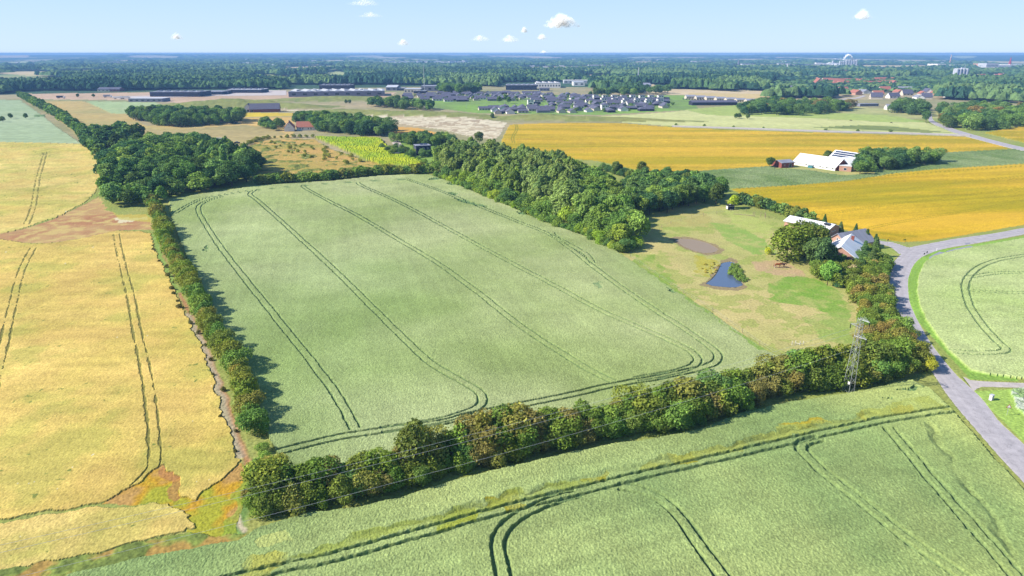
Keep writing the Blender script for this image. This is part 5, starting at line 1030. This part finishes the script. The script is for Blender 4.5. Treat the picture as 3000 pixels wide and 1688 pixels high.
# ------------------------------------------------------------------ power pylon and cables
PX, PY = 68.1, 124.0; px_ = Vector((.442, -.897, 0)); pl_ = Vector((.897, .442, 0))
py_ = empty('power_pylon', (PX, PY, 0), math.atan2(px_.y, px_.x), 'pale steel lattice pylon with three staggered arms rising from the front hedge', 'pylon')
HT = 16.2; hw = lambda z: .78-.42*z/HT
m_ = MB()
for sx_ in (-1, 1):
    for sy_ in (-1, 1): m_.tube((sx_*hw(0), sy_*hw(0), -.2), (sx_*hw(HT), sy_*hw(HT), HT), .045, .04, 5)
m_.build('legs', M['steel'], py_); m_ = MB(); z = 0; k = 0
while z < HT-.6:
    dz = 1.15-.03*z; a, b = hw(z), hw(z+dz); s_ = 1 if k % 2 else -1
    for q in (-1, 1): m_.tube((-s_*a, q*a, z), (s_*b, q*b, z+dz), .02, n=4); m_.tube((q*a, s_*a, z), (q*b, -s_*b, z+dz), .02, n=4)
    z += dz; k += 1
m_.build('lattice', M['steel'], py_)
ARMS = [(1, 15.9), (-1, 14.3), (1, 12.3)]; TIPS = []
for s_, z in ARMS:
    m_ = MB(); w0 = hw(z); tip = (s_*1.95, 0, z-.05)
    for q in (-1, 1): m_.tube((s_*-w0, q*w0, z), tip, .045, n=5); m_.tube((s_*w0, q*w0, z+.55), tip, .03, n=4)
    ar = m_.build('arm', M['steel'], py_); m_ = MB()
    for j in range(6): m_.tube((tip[0], 0, z-.12-j*.16), (tip[0], 0, z-.2-j*.16), .1, .1, 8)
    m_.tube((tip[0], 0, z-.02), (tip[0], 0, z-1.1), .03, n=5); m_.build('insulator', M['black'], ar)
    TIPS.append(Vector((PX, PY, 0))+px_*(s_*1.95)+Vector((0, 0, z-1.1)))
m_ = MB(); m_.box(.3, -.95, 2.2, .75, -.88, 2.75); m_.build('warning_plate', M['white'], py_)
for (tp_, lb) in zip(TIPS, ('power cable from the top right arm of the pylon to the lower left', 'power cable from the left arm of the pylon to the lower left', 'power cable from the lowest arm of the pylon to the lower left')):
    m_ = MB(); B_ = tp_+Vector((-147.4, -72.6, 0)); pts_ = [tp_.lerp(B_, i/40)+Vector((0, 0, -2.3*4*(i/40)*(1-i/40))) for i in range(41)]
    for i in range(40): m_.tube(pts_[i], pts_[i+1], .016, n=4)
    tag(m_.build('power_cable', M['cable']), lb, 'cable')

# ------------------------------------------------------------------ roadside and pasture things
x, y = F(2903, 1173); c_ = empty('utility_cabinet', (x, y, 0), R(28), 'white utility cabinet on the grass right of the road', 'cabinet'); m_ = MB(); m_.box(-.36, -.26, .1, .36, .26, 1.15); m_.build('body', M['white'], c_)
m_ = MB(); m_.box(-.42, -.32, 1.15, .42, .32, 1.24); m_.build('lid', M['concrete'], c_); m_ = MB(); m_.box(-.4, -.3, -.1, .4, .3, .1); m_.build('plinth', M['greywall'], c_); m_ = MB(); m_.box(-.3, -.285, .2, .3, -.262, 1.05); m_.build('door', M['concrete'], c_)
x, y = F(2949, 1218); c_ = empty('warning_sign', (x, y, 0), R(-14), 'triangular red bordered warning sign on a thin post at the lower right', 'road sign'); m_ = MB(); m_.tube((0,0,-.2), (0,0,2.2), .035, n=8); m_.build('post', M['steel'], c_)
def tri(m_, r, y0, y1, zc=1.95):
    p = [(-r*.9, zc-r*.5), (r*.9, zc-r*.5), (0, zc+r)]; m_.add([(a, y0, b) for a, b in p]+[(a, y1, b) for a, b in p], [(0,1,2),(5,4,3),(0,3,4,1),(1,4,5,2),(2,5,3,0)])
m_ = MB(); tri(m_, .52, -.06, -.04); sp_ = m_.build('sign_plate', M['red'], c_); m_ = MB(); tri(m_, .36, -.066, -.058); m_.build('sign_face', M['white'], sp_)
for lab, u, v, rot in (('left one of the two dark direction boards on the outside of the bend', 2707, 750, 35), ('right one of the two dark direction boards on the outside of the bend', 2715, 745, 35)):
    x, y = F(u, v); c_ = empty('direction_board', (x, y, 0), R(rot), lab, 'road sign'); m_ = MB(); m_.box(-.42, -.03, .55, .42, .03, 1.0); b_ = m_.build('board', M['black'], c_)
    m_ = MB(); m_.tube((-.3, 0, -.1), (-.3, 0, .55), .03); m_.build('post', M['steel'], c_); m_ = MB(); m_.tube((.3, 0, -.1), (.3, 0, .55), .03); m_.build('post', M['steel'], c_)
x, y = F(2744, 735); c_ = empty('marker_post', (x, y, 0), 0, 'small white marker post at the field edge of the road bend', 'post'); m_ = MB(); m_.tube((0,0,-.1), (0,0,.95), .09, .08); m_.build('post', M['white'], c_); m_ = MB(); m_.tube((0,0,.95), (0,0,1.02), .12, .05); m_.build('cap', M['white'], c_)
for lab, u, v in (('road sign on two yellow posts before the golden field corner', 2648, 715), ('dark topped sign post beside the side road', 2602, 716)):
    x, y = F(u, v); c_ = empty('direction_sign', (x, y, 0), R(10), lab, 'road sign'); m_ = MB(); m_.tube((-.4,0,-.1), (-.4,0,1.9), .04); m_.build('post', M['wood'], c_)
    if 'two' in lab: m_ = MB(); m_.tube((.4,0,-.1), (.4,0,1.9), .04); m_.build('post', M['wood'], c_)
    m_ = MB(); m_.box(-.6, -.07, 1.35, .6, -.04, 1.9) if 'two' in lab else m_.box(-.65, -.07, 1.4, -.15, -.04, 1.9); m_.build('sign_plate', simple('sign_yellow', C4(220,200,80), .05) if 'two' in lab else M['darkwall'], c_)
# horse trailer
x, y = F(2140, 616); c_ = empty('horse_trailer', (x, y+.6, 0), R(12), 'dark navy two wheeled horse trailer at the top of the pasture', 'trailer')
m_ = MB(); m_.box(-1.55, -.85, .45, 1.55, .85, 1.75); m_.build('body', M['navy'], c_); m_ = MB(); m_.add([(-1.55,-.83,1.78),(1.5,-.83,1.78),(1.5,.83,1.78),(-1.55,.83,1.78),(-1.4,-.68,2.4),(1.3,-.68,2.4),(1.3,.68,2.4),(-1.4,.68,2.4)], [(0,3,2,1),(4,5,6,7),(0,1,5,4),(1,2,6,5),(2,3,7,6),(3,0,4,7)]); tp2 = m_.build('roof', M['black'], c_)
m_ = MB(); m_.box(-.4, -.3, 2.4, .1, .3, 2.52); m_.build('roof_vent', M['white'], tp2); m_ = MB(); m_.box(-1.58, -.87, 1.74, 1.58, .87, 1.79); m_.build('trim', M['white'], c_)
for s_ in (-1, 1):
    for dx in (-.38, .38): m_ = MB(); m_.tube((dx, s_*.82, .33), (dx, s_*1.0, .33), .33, .33, 16); wl_ = m_.build('wheel', M['black'], c_); m_ = MB(); m_.tube((dx, s_*1.0, .33), (dx, s_*1.02, .33), .18, .16, 12); m_.build('rim', M['white'], wl_)
m_ = MB(); m_.tube((1.5, 0, .45), (2.6, 0, .45), .05); m_.tube((2.5, 0, .45), (2.5, 0, .05), .04); m_.build('drawbar', M['steel'], c_); m_ = MB(); m_.box(-1.6, -.78, .5, -1.56, .78, 1.7); m_.build('ramp', M['white'], c_)
# fences
def fence(label, P, sp, h, rails, name='fence', mt='wood', r=.06):
    pts_ = along(P, sp); root = empty(name, (*pts_[0], 0), 0, label, 'fence'); o_ = pts_[0]
    for p in pts_: m_ = MB(); q = p-o_; m_.tube((q[0], q[1], -.3), (q[0], q[1], h*U(.92, 1.08)), r, r*.9, 6); m_.build('post', M[mt], root)
    m_ = MB()
    for z in rails:
        for a, b in zip(pts_[:-1], pts_[1:]): m_.tube((*(a-o_), z), (*(b-o_), z), .012, n=3)
    m_.build('wire', M['steel'], root)
fence('wire fence with thin posts between the pasture and the central wheat field', D(1585,648, 1645,690, 1705,730, 1785,780, 1855,830, 1935,885, 1990,915), 7.5, 1.25, (.6, 1.1))
fence('wire fence with posts across the top of the pasture', D(1640,582, 1700,560, 1760,545, 1815,537, 1880,532), 7.5, 1.3, (.7, 1.15), r=.08)
c_ = empty('post_frame', (101.5, 280, 0), 0, 'weathered wooden post frame in front of the pasture top hedge', 'frame')
for (a, b, h) in [(0,0,2.2), (3.6,-2.6,2.0), (4.6,.6,2.0), (2.9,.9,2.2), (-.4,.6,2.0)]: m_ = MB(); m_.tube((a,b,-.3), (a,b,h), .11, .09, 7); m_.build('post', M['wood'], c_)
for a, b in (((3.6,-2.6,1.4), (4.6,.6,1.5)), ((2.9,.9,1.6), (4.6,.6,1.2))): m_ = MB(); m_.tube(a, b, .07); m_.build('rail', M['wood'], c_)
c_ = empty('timber_pile', (97.2, 284.2, 0), R(-28), 'row of pale timber lying along the foot of the pasture top hedge', 'timber')
for k in range(5): m_ = MB(); m_.tube((-3+k*1.5, U(-.3,.3), .14), (-1.2+k*1.5, U(-.3,.3), .16), .13, .12, 7); m_.build('log', M['wood'], c_)
for lab, u, v, rot in (('small white jump rails in the pasture below the horses', 2276, 785, 5), ('larger set of white jump rails at the lower end of the pasture', 2330, 1012, -5)):
    x, y = F(u, v); c_ = empty('jump_rails', (x, y, 0), R(rot), lab, 'jump'); n_ = 2 if 'small' in lab else 4
    for k in range(n_): m_ = MB(); m_.tube((-.8+k*.9, .35*(k % 2), 0), (-.8+k*.9, .35*(k % 2), 1.1), .045); m_.build('stand', M['white'], c_)
    for k in range(n_-1): m_ = MB(); m_.tube((-.8+k*.9, .35*(k % 2), .5), (.1+k*.9, .35*((k+1) % 2), .45), .04); m_.build('pole', M['white'], c_)
# horses
def skin(name, verts, edges, rad, m, sub=2):
    me = bpy.data.meshes.new(name); me.from_pydata(verts, edges, []); o = bpy.data.objects.new(name, me); link(o)
    o.modifiers.new('s', 'SKIN'); o.modifiers.new('u', 'SUBSURF').levels = sub
    for i, r in enumerate(rad): me.skin_vertices[0].data[i].radius = (r, r) if not isinstance(r, tuple) else r
    me.skin_vertices[0].data[1].use_root = True
    dg = bpy.context.evaluated_depsgraph_get(); em = bpy.data.meshes.new_from_object(o.evaluated_get(dg)); bpy.data.objects.remove(o)
    em.materials.clear(); em.materials.append(m); em.polygons.foreach_set('use_smooth', [True]*len(em.polygons)); return em
def horse(label, x, y, rot, coat, head_down, name='horse', cat='horse', s=1.0):
    hm_ = simple('coat_'+name, coat, .12, 2, rough=.6); hd = head_down
    nk = [(1.02,0,1.58-.35*hd), (1.3,0,1.75-.95*hd), (1.62,0,1.5-1.15*hd)]
    V = [(-.75,0,1.28),(-.1,0,1.15),(.5,0,1.2),(.76,0,1.38)]+nk; E = [(0,1),(1,2),(2,3),(3,4),(4,5),(5,6)]; Rr = [(.27,.27),(.29,.31),(.26,.3),(.19,.22),(.12,.15),(.1,.12),(.065,.07)]
    def leg(root, pts_, rr):
        p = root
        for q, r in zip(pts_, rr): V.append(q); Rr.append((r, r)); E.append((p, len(V)-1)); p = len(V)-1
    for s_, ph in ((1, .12), (-1, -.1)):
        leg(2, [(.55+ph*.3, s_*.15, .85), (.6+ph, s_*.15, .48), (.55+ph*1.6, s_*.15, .1), (.6+ph*1.6, s_*.15, .0)], (.11, .058, .045, .06))
        leg(0, [(-.62-ph*.3, s_*.17, .9), (-.92-ph, s_*.17, .5), (-.82-ph*1.4, s_*.17, .12), (-.77-ph*1.4, s_*.17, .0)], (.15, .065, .045, .06))
    root = empty(name, (x, y, .08), R(rot), label, cat); root.scale = (s, s, s)
    link(bpy.data.objects.new('body', skin('body', V, E, Rr, hm_)), root)
    tl = skin('tail', [(-.98,0,1.32),(-1.12,0,1.1),(-1.2,0,.7),(-1.18,0,.45)], [(0,1),(1,2),(2,3)], [.06,.08,.08,.03], hm_, 1); link(bpy.data.objects.new('tail', tl), root)
    mn = MB(); a, b = Vector((.78,0,1.6)), Vector(nk[1])+Vector((-.05,0,.14)); mn.tube(a, a.lerp(b, .5)+Vector((0,0,.05)), .05, .06); mn.tube(a.lerp(b, .5)+Vector((0,0,.05)), b, .06, .04); mn.build('mane', M['bark'], root)
    for s_ in (-1, 1): m_ = MB(); q = Vector(nk[1]); m_.tube(q+Vector((-.02, s_*.06, .08)), q+Vector((.0, s_*.07, .24)), .035, .008, 5); m_.build('ear', hm_, root)
x, y = F(2277, 785); horse('chestnut horse walking right beside the dark horse under the huge tree', x, y, -4, C4(176,96,52,.5), .55)
x, y = F(2294, 785); horse('dark brown horse turned towards the chestnut one at the tree shade', x, y+.4, -70, C4(70,40,30,.5), .25)
for lab, u, v in (('small dark animal grazing in the left of the horse meadow', 2493, 356), ('dark animal grazing in the middle of the horse meadow', 2611, 363)):
    x, y = F(u, v); horse(lab, x, y, 170, C4(60,46,44,.5), 1.0, 'grazing_horse', 'horse')
# trucks and cars
def truck(label, u, v, rot, col, group=None):
    x, y = F(u, v); r_ = empty('truck', (x, y, .3), R(rot), label, 'truck', group); m_ = MB(); m_.box(-5.5, -1.25, 1.1, 4.2, 1.25, 3.9); m_.build('cargo_box', M[col], r_); m_ = MB(); m_.box(4.5, -1.2, .8, 6.6, 1.2, 3.2); m_.build('cab', M['white'], r_)
    for dx in (-4, -2.8, 5.4):
        for s_ in (-1, 1): m_ = MB(); m_.tube((dx, s_*1.0, .5), (dx, s_*1.28, .5), .5, .5, 12); m_.build('wheel', M['black'], r_)
for a in [('white truck left of two parked by the slate coloured building', 345, 291, 4, 'white'), ('white truck right of two parked by the slate coloured building', 368, 290, 4, 'white'), ('truck with pale trailer parked on the bare ground at the left', 315, 286, 2, 'greyroof'), ('small dark truck on the track at the far left', 178, 289, 0, 'darkwall'),
          ('truck before the black warehouse right of the mound', 634, 277, 5, 'white'), ('dark truck further right before the black warehouse', 660, 276, 185, 'greywall')]: truck(*a)
def car(u, v, rot, label, group, cm_):
    x, y = F(u, v); r_ = empty('parked_car', (x, y, .25), R(rot), label, 'car', group); m_ = MB(); m_.box(-2.1, -.88, .3, 2.1, .88, .85); m_.build('body', M[cm_], r_)
    m_ = MB(); m_.add([(-1.3,-.8,.85),(1.1,-.8,.85),(1.1,.8,.85),(-1.3,.8,.85),(-.9,-.7,1.42),(.5,-.7,1.42),(.5,.7,1.42),(-.9,.7,1.42)], [(0,3,2,1),(4,5,6,7),(0,1,5,4),(1,2,6,5),(2,3,7,6),(3,0,4,7)]); m_.build('cabin', M['glass'], r_)
    for dx in (-1.35, 1.35):
        for s_ in (-1, 1): m_ = MB(); m_.tube((dx, s_*.78, .32), (dx, s_*.92, .32), .32, .32, 12); m_.build('wheel', M['black'], r_)
    return r_
c0 = car(2002, 292, 90, 'dark parked car in the row before the seven row houses', 'cars before the row houses', 'navy')
for k in range(1, 13): x, y = F(2002+k*8.5, 292+k*.25); copy_tree(c0, (x, y, .25), R(90))
car(695, 421, 10, 'dark car parked right of the slate shed with skylights', None, 'navy')
tank = M['greywall']

grow_all()

# ------------------------------------------------------------------ the far woods: one mass of crowns
def ico(sub, seed):
    import bmesh
    bm = bmesh.new(); bmesh.ops.create_icosphere(bm, subdivisions=sub, radius=1)
    bmesh.ops.delete(bm, geom=[v for v in bm.verts if v.co.z < -.35], context='VERTS')
    rg = np.random.default_rng(seed); ph = rg.random(9)*6
    bm.verts.index_update()
    V = np.array([v.co for v in bm.verts]); Fc = np.array([[v.index for v in f.verts] for f in bm.faces]); bm.free()
    d = 1+.16*np.sin(V[:, 0]*4+ph[0])*np.sin(V[:, 1]*4.3+ph[1])+.12*np.sin(V[:, 2]*5+ph[2]+V[:, 0]*3)+.1*rg.normal(size=len(V))
    return V*d[:, None], Fc
def blobs(name, pts, rad, hgt, cols, sub, parent=None, matn='farleaf'):
    T = [ico(sub, s) for s in range(6)]; rg = np.random.default_rng(len(pts)); Vs = []; Fs = []; Cs = []; n0 = 0
    pick = rg.integers(0, 6, len(pts)); ang = rg.random(len(pts))*6.28
    for t in range(6):
        i = np.nonzero(pick == t)[0]
        if not len(i): continue
        V, Fc = T[t]; c, s = np.cos(ang[i])[:, None], np.sin(ang[i])[:, None]
        X = (V[None, :, 0]*c-V[None, :, 1]*s)*rad[i, None]+pts[i, 0, None]; Y = (V[None, :, 0]*s+V[None, :, 1]*c)*rad[i, None]+pts[i, 1, None]
        Z = (V[None, :, 2]+.4)/1.4*hgt[i, None]+pts[i, 2, None]
        Vs.append(np.stack([X, Y, Z], 2).reshape(-1, 3)); m = len(V)
        Fs.append((Fc[None]+(np.arange(len(i))*m)[:, None, None]).reshape(-1, 3)+n0); n0 += m*len(i)
        Cs.append(np.repeat(cols[i], m, axis=0))
    me = np_mesh(name, np.concatenate(Vs), np.concatenate(Fs), M[matn], col=np.concatenate(Cs), smooth=False)
    return link(bpy.data.objects.new(name, me))
def far_leaf():
    m, nt, b = mat('far_leaves'); at = nt.nodes.new('ShaderNodeAttribute'); at.attribute_name = 'Col'
    n = noise_node(nt, .35, 5); n.inputs['Roughness'].default_value = .75
    nt.links.new(mix(nt, at.outputs['Color'], rng(nt, n.outputs[0], .3, .7, .45, 1.55), 1.0, 'MULTIPLY'), b.inputs['Base Color'])
    b.inputs['Roughness'].default_value = 1; b.inputs['Specular IOR Level'].default_value = 0
    bp = nt.nodes.new('ShaderNodeBump'); bp.inputs['Distance'].default_value = 1.6; nt.links.new(n.outputs[0], bp.inputs['Height']); nt.links.new(bp.outputs[0], b.inputs['Normal'])
    return m
M['farleaf'] = far_leaf()
WOODLINE = D(-900,240, 0,238, 50,232, 90,229, 300,229, 425,226, 640,223, 720,226, 930,224, 1080,226, 1180,226, 1240,222, 1330,230, 1500,228, 1570,236, 1660,232, 1730,228, 1790,240, 1860,246, 1960,250, 2010,247, 2085,249, 2140,240, 2180,233, 2330,236, 2360,250, 2575,262, 3600,262)
OPEN = [q['P'] for q in REG if q['name'] == 'distant_fields']
CLEAR = [D(*a) for a in [(720,214, 960,214, 1190,216, 1300,222, 1190,232, 960,240, 720,240), (1255,208, 1390,206, 1480,205, 1490,226, 1400,236, 1250,232), (1550,214, 1690,214, 1690,228, 1560,226), (2380,196, 2470,198, 2470,210, 2380,208), (930,158, 1180,158, 1180,164, 930,163)]]
TOWN = [D(1960,195, 2380,195, 2380,222, 2340,246, 1960,240, 1930,222), D(1080,180, 1260,182, 1260,192, 1080,192), D(1960,160, 2440,158, 2440,170, 1960,170), D(600,172, 760,172, 760,180, 600,180)]
TERR = lambda x, y: (lambda rr: np.clip((rr-7500)/5000, 0, 1)**2*(3-2*np.clip((rr-7500)/5000, 0, 1))*(8+22*fbm(x, y, 5200, 12, 3)+5*np.clip(-x/9000, 0, 1)+7*np.clip(x/9000, 0, 1)))(np.hypot(x, y))
def far_woods():
    WL = np.vstack([WOODLINE, [[9e3, 1.7e4], [-9e3, 1.7e4]]]); rg = np.random.default_rng(99)
    pal = np.array([C3(76,106,66,.7), C3(92,120,72,.7), C3(56,86,62,.7), C3(106,132,80,.7), C3(64,96,74,.7)])
    allp = []; allr = []; allh = []; n_t = 0
    for r0, r1, sp in [(900, 1700, 11.), (1700, 2600, 14.), (2600, 4200, 20.), (4200, 7000, 36.), (7000, 14500, 85.)]:
        xs = np.arange(-r1*.82, r1*.82, sp); ys = np.arange(r0*.75, r1, sp); X, Y = np.meshgrid(xs, ys); X = X.ravel()+rg.uniform(-.45, .45, X.size)*sp; Y = Y.ravel()+rg.uniform(-.45, .45, Y.size)*sp
        rr = np.hypot(X, Y); k = (rr > r0) & (rr < r1) & (np.abs(X) < Y*.86); X, Y, rr = X[k], Y[k], rr[k]
        k = inpoly(X, Y, WL)
        for P in OPEN+CLEAR: k &= ~inpoly(X, Y, P)
        for P in TOWN[1:]: k &= ~(inpoly(X, Y, P) & (rg.random(X.size) < .45))
        k &= ~(inpoly(X, Y, TOWN[0]) & (rg.random(X.size) < .62))
        # irregular glades between the woods
        f = fbm(X, Y*.6, 700, 201, 3); k &= ~((f > .62) & (rr > 3000)); k &= ~((rg.random(X.size) < .12))
        X, Y, rr = X[k], Y[k], rr[k]; n = len(X); f2 = fbm(X, Y, 160, 202, 2)
        rad = sp*rg.uniform(.55, .85, n); h = (9+9*f2+rg.uniform(-2, 3, n))*np.where(inpoly(X, Y, TOWN[0]), .5, 1)
        c = pal[(np.clip(fbm(X, Y, 260, 203, 3)*1.6-.3, 0, .999)*5).astype(int)]*rg.uniform(.8, 1.25, n)[:, None]
        allp.append((np.stack([X, Y, TERR(X, Y)], 1), rad, h, c, 2 if r1 <= 2600 else 1)); n_t += n
    print('far crowns', n_t)
    nears = [q for q in allp if q[4] == 2]; fars = [q for q in allp if q[4] == 1]
    for nm, S, sub in (('woodland', nears, 2), ('distant_woodland', fars, 1)):
        o = blobs(nm, np.concatenate([q[0] for q in S]), np.concatenate([q[1] for q in S]), np.concatenate([q[2] for q in S]), np.concatenate([q[3] for q in S]), sub)
        tag(o, 'mass of dark green woods behind the business park and estate' if sub == 2 else 'blue green woods reaching to the horizon', 'woodland', kind='stuff')
far_woods()

# ------------------------------------------------------------------ haze
hz = MB(); hz.box(-15500, -400, -1.75, 15500, 15800, 66.5)
hm = bpy.data.materials.new('haze'); hm.use_nodes = True; nt = hm.node_tree; nt.nodes.remove(nt.nodes['Principled BSDF'])
pv = nt.nodes.new('ShaderNodeVolumePrincipled'); pv.inputs['Color'].default_value = (0.24, 0.47, 0.86, 1); pv.inputs['Density'].default_value = HAZE_DENSITY
pv.inputs['Anisotropy'].default_value = 0.0; nt.links.new(pv.outputs[0], nt.nodes['Material Output'].inputs['Volume'])
tag(hz.build('haze', hm), kind='stuff')
